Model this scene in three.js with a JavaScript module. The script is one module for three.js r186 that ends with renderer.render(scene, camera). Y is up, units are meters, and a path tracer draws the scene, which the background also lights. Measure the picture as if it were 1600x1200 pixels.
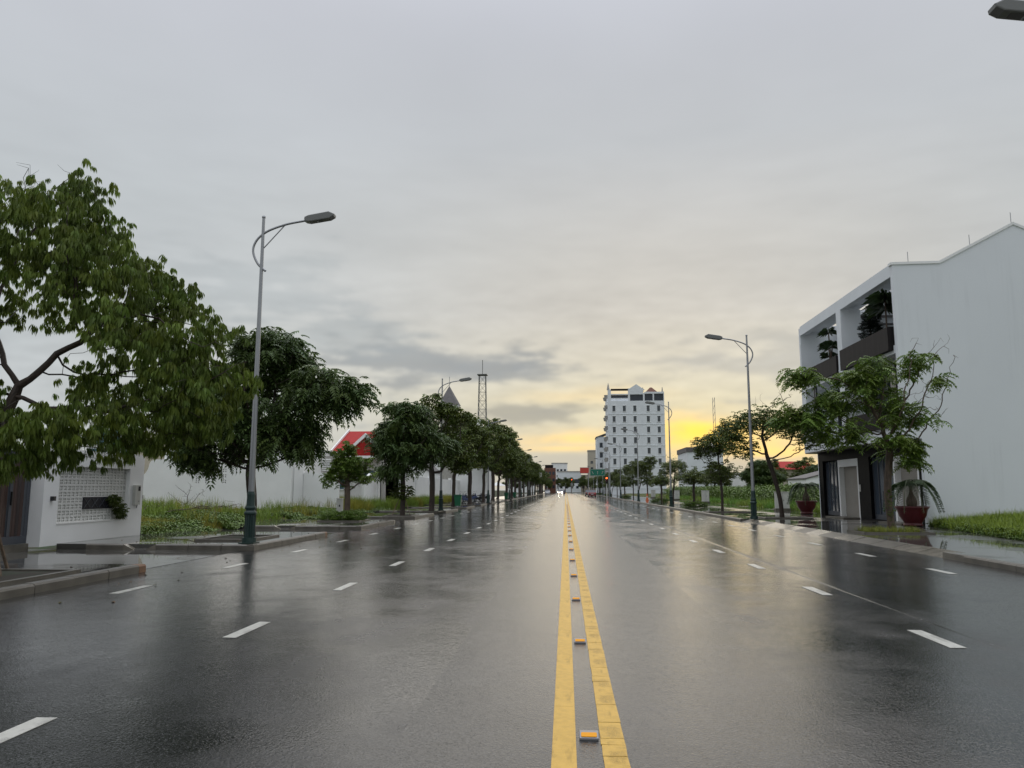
import * as THREE from 'three';
import { mergeGeometries } from 'three/addons/utils/BufferGeometryUtils.js';
import { createNoise2D } from 'simplex-noise';

// ------------------------------------------------------------------ camera, sky, sun, exposure
const D2R = Math.PI / 180;
const scene = new THREE.Scene();
const camera = new THREE.PerspectiveCamera(2 * Math.atan(600 / 1202) / D2R, 4 / 3, 0.1, 3000);
camera.position.set(-0.15, 1.6, 0);
camera.rotation.order = 'YXZ';
camera.rotation.set(Math.atan(165 / 1202), Math.atan(84 / 1202 * 0.9907), 0);
const renderer = new THREE.WebGLRenderer({ antialias: true });
renderer.toneMapping = THREE.LinearToneMapping;
renderer.toneMappingExposure = 1.15;
renderer.shadowMap.enabled = true;

const SUN_AZ = 15 * D2R, SUN_EL = 7 * D2R;
const sun = new THREE.DirectionalLight(0xfff3e4, 0.55);
sun.position.set(Math.sin(SUN_AZ) * Math.cos(SUN_EL) * 200, Math.sin(SUN_EL) * 200, -Math.cos(SUN_AZ) * Math.cos(SUN_EL) * 200);
sun.castShadow = true; sun.shadow.radius = 150; sun.shadow.mapSize.set(2048, 2048);
Object.assign(sun.shadow.camera, { left: -80, right: 80, top: 60, bottom: -60, near: 1, far: 500 });
scene.add(sun);

// ---- numbers: seeded random, tiling value noise
function RNG(s) { s = s * 2654435761 >>> 0; return () => { s = s + 0x6D2B79F5 | 0; let t = Math.imul(s ^ s >>> 15, 1 | s); t = t + Math.imul(t ^ t >>> 7, 61 | t) ^ t; return ((t ^ t >>> 14) >>> 0) / 4294967296; }; }
const lerp = (a, b, t) => a + (b - a) * t, clamp = (x, a = 0, b = 1) => x < a ? a : x > b ? b : x, sstep = (a, b, x) => { const t = clamp((x - a) / (b - a)); return t * t * (3 - 2 * t); };
function hash2(x, y, s) { let h = Math.imul(x, 374761393) + Math.imul(y, 668265263) + Math.imul(s, 2246822519) | 0; h = Math.imul(h ^ h >>> 13, 1274126177); return ((h ^ h >>> 16) >>> 0) / 4294967296; }
function vnoise(x, y, s, p) { // p: period in cells, 0 for none
  const xi = Math.floor(x), yi = Math.floor(y), fx = x - xi, fy = y - yi, m = p ? (n) => ((n % p) + p) % p : (n) => n;
  const u = fx * fx * (3 - 2 * fx), v = fy * fy * (3 - 2 * fy), x0 = m(xi), x1 = m(xi + 1), y0 = m(yi), y1 = m(yi + 1);
  return lerp(lerp(hash2(x0, y0, s), hash2(x1, y0, s), u), lerp(hash2(x0, y1, s), hash2(x1, y1, s), u), v);
}
function fbm(x, y, s, oct = 5, p = 0) { let a = 0.5, r = 0, n = 0; for (let i = 0; i < oct; i++) { r += a * vnoise(x, y, s + i * 17, p); n += a; a *= 0.5; x *= 2; y *= 2; p *= 2; } return r / n; }
const lin = (c) => c.map((v) => { v /= 255; return v <= 0.04045 ? v / 12.92 : ((v + 0.055) / 1.055) ** 2.4; });

// ---- the sky: an overcast dome with a low sunset glow and flat cloud banks near the horizon
{
  const sn = [3, 8, 21].map((k) => createNoise2D(RNG(k))), sf = (k, x, y, oct) => { let a = 0.5, r = 0, n = 0; for (let i = 0; i < oct; i++) { r += a * sn[k](x, y); n += a; a *= 0.52; const t = x * 1.62 + y * 1.18; y = y * 1.62 - x * 1.18 + 7.3; x = t + 3.1; } return 0.5 + 0.62 * r / n; };
  const sa = (k, x, y, oct) => { let a = 0.5, r = 0, n = 0; for (let i = 0; i < oct; i++) { r += a * sn[k](x + i * 9.1, y + i * 5.7); n += a; a *= 0.52; x *= 2.03; y *= 2.03; } return 0.5 + 0.62 * r / n; };
  const W = 2048, H = 1024, data = new Float32Array(W * H * 4);
  const ramp = (stops) => { const s = stops.map(([e, c]) => [e, lin(c)]); return (e) => { for (let i = 1; i < s.length; i++) if (e <= s[i][0]) { const t = (e - s[i - 1][0]) / (s[i][0] - s[i - 1][0]); return s[i - 1][1].map((v, k) => lerp(v, s[i][1][k], t)); } return s[s.length - 1][1]; }; };
  const warm = ramp([[0, [208, 199, 178]], [1.5, [212, 203, 180]], [3, [227, 216, 186]], [6, [233, 223, 192]], [9, [224, 216, 196]], [13, [212, 207, 197]], [18, [203, 201, 196]], [25, [197, 200, 203]], [34, [196, 199, 207]], [90, [198, 201, 209]]]);
  const cool = ramp([[0, [193, 197, 199]], [10, [190, 196, 199]], [20, [193, 199, 203]], [34, [196, 199, 207]], [90, [198, 201, 209]]]);
  const YEL = [1.5, 0.92, 0.11], YEL2 = [1.3, 0.87, 0.29], GREY = lin([160, 164, 166]), GREY2 = lin([176, 172, 160]), GREY3 = lin([198, 195, 186]), GREY4 = lin([176, 183, 186]);
  const banks = [ // azimuth, elevation, half width, half height, colour, strength
    [-9.5, 9.1, 8.5, 1.5, GREY, 0.8], [-4, 8.6, 6, 0.9, GREY, 0.5], [-17, 11.2, 6, 1.6, GREY4, 0.5], [-2.2, 5.7, 5.5, 0.75, GREY2, 0.85], [17, 9.2, 10, 1.7, GREY3, 0.75], [25, 6.2, 9, 1.2, GREY3, 0.6], [-22, 14, 6, 2.6, GREY4, 0.45], [-24, 5.5, 10, 1.3, GREY4, 0.7], [2, 1.9, 16, 0.75, lin([203, 196, 180]), 0.8],
    [60, 10, 20, 3, GREY4, 0.4], [-70, 9, 22, 3, GREY4, 0.4], [130, 12, 25, 3, GREY4, 0.4], [-140, 10, 25, 3, GREY4, 0.4], [175, 7, 20, 2, GREY4, 0.4]];
  for (let j = 0; j < H; j++) for (let i = 0; i < W; i++) {
    const az3 = ((i + 0.5) / W - 0.5) * 2 * Math.PI, el = ((j + 0.5) / H - 0.5) * Math.PI, dx = Math.cos(az3) * Math.cos(el), dz = Math.sin(az3) * Math.cos(el), dy = Math.sin(el);
    let a = Math.atan2(dx, -dz) / D2R, e = Math.max(0, el / D2R);
    const w = Math.exp(-(((a - 8) / 25) ** 2)), cw = warm(e), cc = cool(e), c = cw.map((v, k) => lerp(cc[k], v, w));
    const k = 1 / (Math.max(dy, 0) + 0.12), n1 = sf(0, dx * k * 0.55 + 40, dz * k * 0.55 + 40, 6), n2 = sa(1, a * 0.085 + 80, e * 0.42 + 9 + a * 0.01, 5), n3 = sa(2, a * 0.26 + 80, e * 1.15 + 9 - a * 0.03, 5);
    const wisp = (n3 - 0.5) * 0.34 * sstep(2, 5, e) * (1 - sstep(8, 20, e)), soft = 1 + (n1 - 0.5) * 0.14 * sstep(3, 14, e) + wisp * 0.5 + (n2 - 0.5) * 0.1 * sstep(4, 9, e) * (1 - sstep(16, 30, e));
    const glow = (ca, ce, sa, se, col, amt) => { const q = ((a - ca) / sa) ** 2 + ((e - ce + (n2 - 0.5) * 0.9) / se) ** 2; const t = amt * Math.exp(-q) * clamp(0.55 + n3 * 0.9); for (let m = 0; m < 3; m++) c[m] = lerp(c[m], col[m], clamp(t)); };
    if (Math.abs(a) < 60 && e < 14) { glow(9.8, 4.0, 4.0, 1.2, YEL, 1.0); glow(0.8, 3.7, 4.6, 0.6, YEL2, 0.75); glow(2, 6.9, 6, 0.6, YEL2, 0.25); glow(14.5, 2.6, 6, 1.5, YEL2, 0.95); }
    for (const [ba, be, bw, bh, col, st] of banks) {
      if (Math.abs(a - ba) > bw * 1.9 || Math.abs(e - be) > bh * 2.6) continue;
      const q = Math.hypot((a - ba) / bw, (e - be) / bh) + (n2 - 0.5) * 1.7 + (n3 - 0.5) * 0.9, t = st * (1 - sstep(0.3, 1.35, q)) * (0.75 + 0.5 * n3);
      for (let m = 0; m < 3; m++) c[m] = lerp(c[m], col[m], t);
    }
    if (e < 5 && Math.abs(a) < 30) { const t = 0.75 * Math.exp(-(((a - 0.5) / 4.5) ** 2)) * Math.exp(-(((e - 2.95 + (n2 - 0.5) * 0.25) / 0.14) ** 2)); for (let m = 0; m < 3; m++) c[m] = lerp(c[m], YEL2[m], t); }
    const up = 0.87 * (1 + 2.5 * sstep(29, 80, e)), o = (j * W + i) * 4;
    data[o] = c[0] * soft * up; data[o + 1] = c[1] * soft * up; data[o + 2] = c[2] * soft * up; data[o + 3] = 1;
  }
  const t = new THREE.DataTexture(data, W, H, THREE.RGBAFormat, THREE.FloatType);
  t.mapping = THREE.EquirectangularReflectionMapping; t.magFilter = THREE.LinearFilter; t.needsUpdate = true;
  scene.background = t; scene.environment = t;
}

// ------------------------------------------------------------------ textures and materials
function tex(n, fn, srgb, rx = 1, ry = rx, m = n) {
  const d = new Uint8Array(n * m * 4);
  for (let j = 0; j < m; j++) for (let i = 0; i < n; i++) { const c = fn(i / n, j / m, i, j), o = (j * n + i) * 4; d[o] = clamp(c[0]) * 255; d[o + 1] = clamp(c[1]) * 255; d[o + 2] = clamp(c[2]) * 255; d[o + 3] = 255; }
  const t = new THREE.DataTexture(d, n, m); t.wrapS = t.wrapT = THREE.RepeatWrapping; t.magFilter = THREE.LinearFilter; t.minFilter = THREE.LinearMipmapLinearFilter; t.generateMipmaps = true;
  if (srgb) t.colorSpace = THREE.SRGBColorSpace; t.repeat.set(rx, ry); t.needsUpdate = true; return t;
}
const g3 = (v) => [v, v, v];
const rep = (t, rx, ry = rx, ox = 0, oy = 0) => { const c = t.clone(); c.repeat.set(rx, ry); c.offset.set(ox, oy); c.needsUpdate = true; return c; };
const fineT = tex(512, (u, v, i, j) => g3(0.6 * hash2(i, j, 5) + 0.4 * fbm(u * 64, v * 64, 9, 3, 64)));
const cloudT = tex(512, (u, v) => g3(fbm(u * 6, v * 6, 31, 6, 6)));
// albedo maps are multipliers near 1
const mottle = (lo, hi, f = 4, s = 1) => tex(512, (u, v, i, j) => g3(lerp(lo, hi, 0.7 * fbm(u * f, v * f, s, 6, f) + 0.3 * hash2(i >> 1, j >> 1, s))), true);
const plasterMap = tex(512, (u, v, i, j) => { const k = 0.93 + 0.07 * fbm(u * 5, v * 5, 4, 6, 5) + 0.012 * hash2(i, j, 4); return [k, k, k * 0.995]; }, true, 0.22);
const bigWallMap = tex(1024, (u, v, i, j) => { const k = 0.935 + 0.05 * fbm(u * 4, v * 4, 204, 6, 4) + 0.012 * hash2(i, j, 4) - 0.02 * sstep(0.5, 0.8, fbm(u * 90, v * 5, 277, 4, 0)) * sstep(0.4, 0.7, fbm(u * 7, v * 6, 279, 3, 0)); return [k, k, k * 0.995]; }, true, 1 / 15.3);
const M = {};
const std = (name, rgb, rough, o = {}) => { const m = new THREE.MeshPhysicalMaterial({ roughness: rough, metalness: 0, ...o }); m.color.setRGB(...rgb); m.name = name; return (M[name] = m); };

// wet asphalt: stone chips under a thin water film; wheel tracks are polished, the crown of the road is coarser
const chips = tex(1024, (u, v) => g3(0.20 * vnoise(u * 490, v * 490, 2, 490) + 0.11 * vnoise(u * 250, v * 250, 3, 250) + 0.74 * fbm(u * 7, v * 7, 6, 4, 7)), false, 1 / 3.7);
const asphaltC = tex(1024, (u, v, i, j) => { const k = 0.30 + 0.75 * vnoise(u * 340, v * 340, 12, 340) * hash2(i >> 1, j >> 1, 8) + 0.25 * fbm(u * 5, v * 5, 14, 4, 5) + (hash2(i >> 2, j >> 2, 15) > 0.985 ? 0.35 : 0); return g3(k); }, true, 1 / 3.1);
const roadR = tex(1024, (u, v) => { // u across 17 m of carriageway, v along 34 m: patches where the water film is thicker or thinner
  const x = (u - 0.5) * 17, n = fbm(u * 9, v * 14, 41, 6, 0), s = fbm(u * 40, v * 60, 43, 5, 0), w = fbm(u * 17 + 3, v * 26, 47, 5, 0);
  let r = 0.20 + 0.20 * (n - 0.5) + 0.26 * (s - 0.5) - 0.10 * sstep(0.56, 0.72, w);
  r -= 0.08 * sstep(2.5, 6.0, Math.abs(x));
  for (const t of [1.5, 3.0, 5.0, 6.4]) r -= 0.035 * Math.exp(-(((Math.abs(x) - t) / 0.35) ** 2));
  return g3(clamp(r, 0.05, 0.6));
}, false, 1 / 17, 1 / 34, 2048); roadR.offset.set(0.5, 0); roadR.wrapT = THREE.MirroredRepeatWrapping; roadR.wrapS = THREE.RepeatWrapping;
std('asphalt', [0.062, 0.063, 0.065], 1, { map: asphaltC, roughnessMap: roadR, bumpMap: chips, bumpScale: 0.006, ior: 1.5 });
std('asphaltCoarse', [0.063, 0.064, 0.066], 0.2, { map: asphaltC, bumpMap: rep(chips, 1 / 3.3), bumpScale: 0.0066, ior: 1.5 });
const paveR = tex(512, (u, v) => { const n = fbm(u * 5, v * 5, 61, 6, 5); return g3(lerp(0.02, 0.22, sstep(0.52, 0.72, n))); }, false, 1 / 7);
const paveC = tex(512, (u, v, i, j) => { const k = 0.62 + 0.35 * fbm(u * 6, v * 6, 63, 6, 6) + 0.08 * hash2(i, j, 3); return [k, k * 0.985, k * 0.96]; }, true, 1 / 5);
std('wetConcrete', [0.15, 0.148, 0.14], 1, { map: paveC, roughnessMap: paveR, bumpMap: rep(cloudT, 1 / 2.3), bumpScale: 0.0012, ior: 1.42 });
std('puddle', [0.12, 0.12, 0.114], 1, { map: paveC, roughnessMap: rep(paveR, 1 / 9), bumpMap: rep(cloudT, 1 / 3.1), bumpScale: 0.0006, ior: 1.4 });
const kerbC = tex(512, (u, v, i, j) => { const k = 0.6 + 0.3 * fbm(u * 7, v * 7, 66, 6, 7) + 0.15 * hash2(i, j, 30); return [k, k * 0.97, k * 0.92]; }, true, 1 / 1.7);
std('kerb', [0.17, 0.165, 0.15], 0.38, { map: kerbC, bumpMap: rep(fineT, 2), bumpScale: 0.0015 });
std('kerbPale', [0.27, 0.26, 0.235], 0.22, { map: kerbC, bumpMap: rep(fineT, 2), bumpScale: 0.0015 });
std('kerbBrick', [0.30, 0.17, 0.10], 0.5, { map: kerbC, bumpMap: rep(fineT, 2), bumpScale: 0.002 });
const paintC = tex(512, (u, v, i, j) => { const w = fbm(u * 9, v * 9, 81, 6, 9), k = 0.86 + 0.1 * fbm(u * 30, v * 30, 83, 3, 30) - 0.2 * sstep(0.56, 0.75, w) * hash2(i >> 1, j >> 1, 5) - 0.12 * sstep(0.6, 0.8, fbm(u * 26, v * 4, 85, 4, 0)) - 0.05 * hash2(i, j, 9); return g3(k); }, true, 1 / 1.3);
std('paintYellow', [0.78, 0.49, 0.105], 0.5, { specularIntensity: 0.45, map: paintC, bumpMap: rep(chips, 1 / 3.7), bumpScale: 0.006 });
std('paintWhite', [0.68, 0.67, 0.60], 0.28, { specularIntensity: 0.7, map: paintC, bumpMap: rep(chips, 1 / 3.7), bumpScale: 0.004 });
std('plaster', [0.90, 0.905, 0.90], 0.72, { map: plasterMap, bumpMap: rep(fineT, 0.9), bumpScale: 0.002 });
std('plasterCool', [0.80, 0.835, 0.865], 0.75, { map: plasterMap, bumpMap: rep(fineT, 0.9), bumpScale: 0.002 });
std('wallCool', [0.80, 0.835, 0.865], 0.75, { map: bigWallMap, bumpMap: rep(fineT, 0.9), bumpScale: 0.002 });
std('breeze', [0.80, 0.80, 0.775], 0.7, { map: plasterMap });
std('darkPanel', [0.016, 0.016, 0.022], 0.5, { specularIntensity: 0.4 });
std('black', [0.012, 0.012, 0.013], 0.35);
std('granite', [0.012, 0.012, 0.013], 0.5, { map: mottle(0.6, 1, 8, 91), specularIntensity: 0.12 });
const woodT = tex(256, (u, v, i, j) => { const k = 0.6 + 0.4 * fbm(u * 40, v * 3, 95, 5, 0); return [k, k * 0.97, k * 0.94]; }, true, 0.8, 0.4);
std('gateBoard', [0.095, 0.058, 0.05], 0.45, { map: woodT });
std('gateBoardDark', [0.06, 0.045, 0.044], 0.45, { map: woodT });
std('gateSteel', [0.055, 0.062, 0.075], 0.4);
std('brownClad', [0.027, 0.024, 0.026], 0.6, { map: woodT, specularIntensity: 0.3 });
std('shutter', [0.36, 0.33, 0.29], 0.5, { map: mottle(0.88, 1, 3, 97) });
std('glassDark', [0.03, 0.038, 0.05], 0.08, { ior: 1.5 });
std('hotelGlass', [0.07, 0.08, 0.085], 0.25);
std('glassDoor', [0.055, 0.07, 0.09], 0.1, { ior: 1.5 });
std('glassBlue', [0.06, 0.13, 0.17], 0.08);
std('galv', [0.42, 0.43, 0.44], 0.42, { metalness: 0.75, map: mottle(0.8, 1, 6, 99) });
std('poleGreen', [0.018, 0.05, 0.042], 0.38, { map: mottle(0.7, 1, 5, 101) });
std('headGrey', [0.16, 0.165, 0.155], 0.4);
std('headGlass', [0.10, 0.10, 0.095], 0.15);
std('studBody', [0.26, 0.26, 0.27], 0.4, { metalness: 0.4 });
std('studLens', [0.85, 0.36, 0.015], 0.4, { specularIntensity: 0.4 });
std('redTile', [0.5, 0.035, 0.03], 0.6, { map: mottle(0.75, 1, 9, 103), specularIntensity: 0.25 });
std('redPot', [0.13, 0.016, 0.02], 0.32, { map: mottle(0.7, 1, 6, 105) });
std('greyRoof', [0.16, 0.15, 0.145], 0.7, { map: mottle(0.75, 1, 8, 107) });
std('stone', [0.5, 0.48, 0.44], 0.7, { map: mottle(0.8, 1, 6, 109) });
std('brickRed', [0.23, 0.10, 0.065], 0.75, { map: mottle(0.7, 1, 12, 111) });
std('cream', [0.55, 0.5, 0.4], 0.7, { map: mottle(0.85, 1, 6, 113) });
std('utilityBox', [0.62, 0.62, 0.57], 0.45, { map: mottle(0.82, 1, 5, 115) });
std('binGreen', [0.012, 0.12, 0.055], 0.35);
std('signGreen', [0.01, 0.16, 0.10], 0.4);
std('signRed', [0.55, 0.06, 0.04], 0.5);
std('orange', [0.6, 0.13, 0.03], 0.5);
std('carRed', [0.16, 0.012, 0.014], 0.25, { clearcoat: 1, clearcoatRoughness: 0.08 });
std('carDark', [0.02, 0.021, 0.024], 0.25, { clearcoat: 1, clearcoatRoughness: 0.08 });
std('carWhite', [0.65, 0.65, 0.65], 0.3, { clearcoat: 1, clearcoatRoughness: 0.08 });
std('rubber', [0.015, 0.015, 0.015], 0.7);
std('chrome', [0.5, 0.5, 0.5], 0.25, { metalness: 1 });
std('cloth', [0.06, 0.08, 0.16], 0.9); std('skin', [0.4, 0.24, 0.17], 0.6); std('helmet', [0.3, 0.03, 0.03], 0.3);
std('lampRed', [0.4, 0.05, 0.02], 0.4, { emissive: new THREE.Color(1, 0.16, 0.03), emissiveIntensity: 2.2 });
std('lampHead', [0.8, 0.8, 0.75], 0.3, { emissive: new THREE.Color(1, 0.95, 0.85), emissiveIntensity: 2.5 });
const barkT = tex(512, (u, v, i, j) => { const k = 0.45 + 0.5 * fbm(u * 30, v * 8, 121, 5, 0) + 0.12 * hash2(i, j, 2); return [k, k * 0.93, k * 0.86]; }, true, 1.1);
std('bark', [0.075, 0.058, 0.047], 0.6, { map: barkT, bumpMap: barkT, bumpScale: 0.01 });
std('barkPale', [0.16, 0.13, 0.105], 0.65, { map: barkT, bumpMap: barkT, bumpScale: 0.008 });
std('deadwood', [0.13, 0.10, 0.085], 0.7, { map: barkT });
std('stake', [0.30, 0.25, 0.20], 0.7, { map: barkT });
const leafMat = (n, rgb, rough = 0.42) => std(n, rgb, rough, { vertexColors: true, transmission: 0.45, thickness: 0, side: THREE.DoubleSide, specularIntensity: 0.4 });
leafMat('leafOlive', [0.135, 0.2, 0.032], 0.5); leafMat('leafDark', [0.088, 0.145, 0.04]); leafMat('leafMid', [0.125, 0.175, 0.038]); leafMat('leafFresh', [0.15, 0.24, 0.04]); leafMat('leafPalm', [0.06, 0.1, 0.04]); leafMat('leafConifer', [0.013, 0.026, 0.015]);
std('grassBlade', [0.23, 0.265, 0.04], 0.6, { transmission: 0.25, thickness: 0, side: THREE.DoubleSide, specularIntensity: 0.5 });
std('herbLeaf', [0.13, 0.21, 0.03], 0.5, { transmission: 0.3, thickness: 0, side: THREE.DoubleSide, specularIntensity: 0.6 });
std('deadLeaf', [0.12, 0.10, 0.04], 0.5, { side: THREE.DoubleSide });
const soilT = tex(512, (u, v, i, j) => { const n = fbm(u * 8, v * 8, 131, 6, 8), h = hash2(i >> 1, j >> 1, 7); const k = 0.5 + 0.4 * n + 0.25 * (h - 0.5); return n > 0.5 ? [k * 0.72, k, k * 0.45] : [k, k * 0.95, k * 0.6]; }, true, 1 / 3);
std('fieldSoil', [0.17, 0.16, 0.06], 0.95, { map: soilT, bumpMap: rep(fineT, 0.8), bumpScale: 0.02 });
std('soil', [0.05, 0.038, 0.026], 0.8, { map: soilT });
std('ground', [0.07, 0.075, 0.045], 0.95, { map: soilT });

// ------------------------------------------------------------------ building helpers
const used = {};
const numbered = (n) => { const k = used[n] = (used[n] ?? -1) + 1; return k ? `${n}_${String(k).padStart(3, '0')}` : n; };
function muv(g) { // box-projected uv in metres
  g = g.index ? g.toNonIndexed() : g; g.computeVertexNormals();
  const p = g.attributes.position, n = g.attributes.normal, uv = new Float32Array(p.count * 2);
  for (let i = 0; i < p.count; i += 3) {
    const nx = Math.abs(n.getX(i) + n.getX(i + 1) + n.getX(i + 2)), ny = Math.abs(n.getY(i) + n.getY(i + 1) + n.getY(i + 2)), nz = Math.abs(n.getZ(i) + n.getZ(i + 1) + n.getZ(i + 2));
    for (let k = i; k < i + 3; k++) { const x = p.getX(k), y = p.getY(k), z = p.getZ(k); uv[k * 2] = ny >= nx && ny >= nz ? x : nx > nz ? z : x; uv[k * 2 + 1] = ny >= nx && ny >= nz ? z : y; }
  }
  g.setAttribute('uv', new THREE.BufferAttribute(uv, 2)); return g;
}
const T = (g, x = 0, y = 0, z = 0, rx = 0, ry = 0, rz = 0) => g.applyMatrix4(new THREE.Matrix4().compose(new THREE.Vector3(x, y, z), new THREE.Quaternion().setFromEuler(new THREE.Euler(rx, ry, rz, 'YXZ')), new THREE.Vector3(1, 1, 1)));
const box = (w, h, d, x = 0, y = 0, z = 0, rx, ry, rz) => T(new THREE.BoxGeometry(w, h, d), x, y, z, rx, ry, rz);
const bxx = (x0, x1, y0, y1, z0, z1) => box(x1 - x0, y1 - y0, Math.abs(z1 - z0), (x0 + x1) / 2, (y0 + y1) / 2, (z0 + z1) / 2);
const cyl = (r0, r1, h, n, x = 0, y = 0, z = 0, rx, ry, rz) => T(new THREE.CylinderGeometry(r1, r0, h, n), x, y, z, rx, ry, rz);
const clean = (g) => { g = g.index ? g.toNonIndexed() : g; for (const k of Object.keys(g.attributes)) if (!['position', 'normal', 'uv'].includes(k)) g.deleteAttribute(k); return g; };
const merge = (a) => mergeGeometries(a.map(clean));
const bar = (a, b, r, n = 6, r2 = r) => { const A = new THREE.Vector3(...a), B = new THREE.Vector3(...b), d = B.clone().sub(A), g = new THREE.CylinderGeometry(r2, r, d.length(), n); g.applyQuaternion(new THREE.Quaternion().setFromUnitVectors(new THREE.Vector3(0, 1, 0), d.clone().normalize())); g.translate(...A.add(B).multiplyScalar(0.5).toArray()); return g; };
const tube = (pts, r, n = 20, k = 6) => new THREE.TubeGeometry(new THREE.CatmullRomCurve3(pts.map((p) => new THREE.Vector3(...p))), n, r, k);
function prism(pts, depth, bevel = 0) { const s = new THREE.Shape(pts.map((p) => new THREE.Vector2(...p))); const g = new THREE.ExtrudeGeometry(s, { depth, bevelEnabled: bevel > 0, bevelSize: bevel, bevelThickness: bevel, bevelSegments: 2, steps: 1 }); return g; }
function part(name, geo, m, parent, label) { const o = new THREE.Mesh(geo, m); o.name = name; if (label) o.userData.label = label; parent.add(o); return o; }
function thing(name, label, category, pos = [0, 0, 0], turn = 0, group) { const o = new THREE.Group(); o.name = numbered(name); o.position.set(...pos); o.rotation.y = turn; o.userData = { label, category }; if (group) o.userData.group = group; scene.add(o); return o; }
function solo(name, geo, m, label, category, group) { const o = new THREE.Mesh(geo, m); o.name = numbered(name); o.userData = { label, category }; if (group) o.userData.group = group; scene.add(o); return o; }
function struct(name, geo, m, label, category) { const o = new THREE.Mesh(geo, m); o.name = numbered(name); o.userData = { kind: 'structure', label, category }; scene.add(o); return o; }
function sgroup(name, label, category) { const o = new THREE.Group(); o.name = numbered(name); o.userData = { kind: 'structure', label, category }; scene.add(o); return o; }
function copy(o, label, pos, turn = 0, s = 1) { const c = o.clone(); c.name = numbered(o.name.replace(/_\d{3}$/, '')); c.userData = { ...o.userData, label }; c.position.set(...pos); c.rotation.y = turn; if (Array.isArray(s)) c.scale.set(...s); else c.scale.setScalar(s); scene.add(c); return c; }
const ORD = ['first', 'second', 'third', 'fourth', 'fifth', 'sixth', 'seventh', 'eighth', 'ninth', 'tenth', 'eleventh', 'twelfth', 'thirteenth', 'fourteenth', 'fifteenth', 'sixteenth', 'seventeenth', 'eighteenth', 'nineteenth', 'twentieth', 'twenty-first', 'twenty-second', 'twenty-third', 'twenty-fourth', 'twenty-fifth', 'twenty-sixth', 'twenty-seventh', 'twenty-eighth', 'twenty-ninth', 'thirtieth'];
function sheet(x0, x1, z0, z1, y, nx = 1, nz = 1, hf) {
  const g = new THREE.PlaneGeometry(x1 - x0, Math.abs(z1 - z0), nx, nz); g.rotateX(-Math.PI / 2); g.translate((x0 + x1) / 2, y, (z0 + z1) / 2);
  const p = g.attributes.position, uv = g.attributes.uv;
  for (let i = 0; i < p.count; i++) { if (hf) p.setY(i, y + hf(p.getX(i), p.getZ(i))); uv.setXY(i, p.getX(i), p.getZ(i)); }
  g.computeVertexNormals(); return g;
}

// ------------------------------------------------------------------ the large structure: ground, road, markings, pavements
const KL = -8.4, KR = 8.6, SH = 0.15;      // kerb faces left and right, kerb height
struct('ground', sheet(-900, 900, 60, -1500, -0.06, 8, 8), M.ground, 'flat earth stretching to the horizon behind the plots', 'ground');
{
  // the carriageway: lanes left of the seam and a slightly lower strip right of it
  struct('road', sheet(KL - 0.3, -1.25, 12, -376, 0, 14, 240), M.asphalt, 'wide wet asphalt lanes left of the yellow lines', 'road');
  struct('road', sheet(-1.25, 1.7, 12, -376, 0, 6, 240), M.asphaltCoarse, 'coarser asphalt strip carrying the yellow centre lines', 'road');
  struct('road', sheet(1.7, 4.22, 12, -376, 0, 8, 240), M.asphalt, 'wet asphalt lane between the yellow lines and the paving seam', 'road');
  const g = new THREE.BufferGeometry(), P = [], I = []; // rolled edge of the paving seam, then the outer strip
  const xs = [4.22, 4.26, 5.5, 7, KR + 0.25], ys = [0, 0.016, 0.016, 0.016, 0.016], n = 240;
  for (let j = 0; j <= n; j++) { const z = 12 - j * 388 / n; xs.forEach((x, k) => P.push(x + (k === 1 ? 0.012 * Math.sin(z * 0.7) : 0), ys[k] * (0.15 + 0.85 * sstep(-8, -14, z)), z)); }
  for (let j = 0; j < n; j++) for (let k = 0; k < 4; k++) { const a = j * 5 + k; I.push(a, a + 1, a + 5, a + 1, a + 6, a + 5); }
  g.setAttribute('position', new THREE.Float32BufferAttribute(P, 3)); g.setIndex(I);
  const uv = []; for (let i = 0; i < P.length; i += 3) uv.push(P[i], P[i + 2]); g.setAttribute('uv', new THREE.Float32BufferAttribute(uv, 2)); g.computeVertexNormals();
  struct('road', g, M.asphalt, 'outer wet asphalt strip beyond the paving seam on the right', 'road');
}
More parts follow.
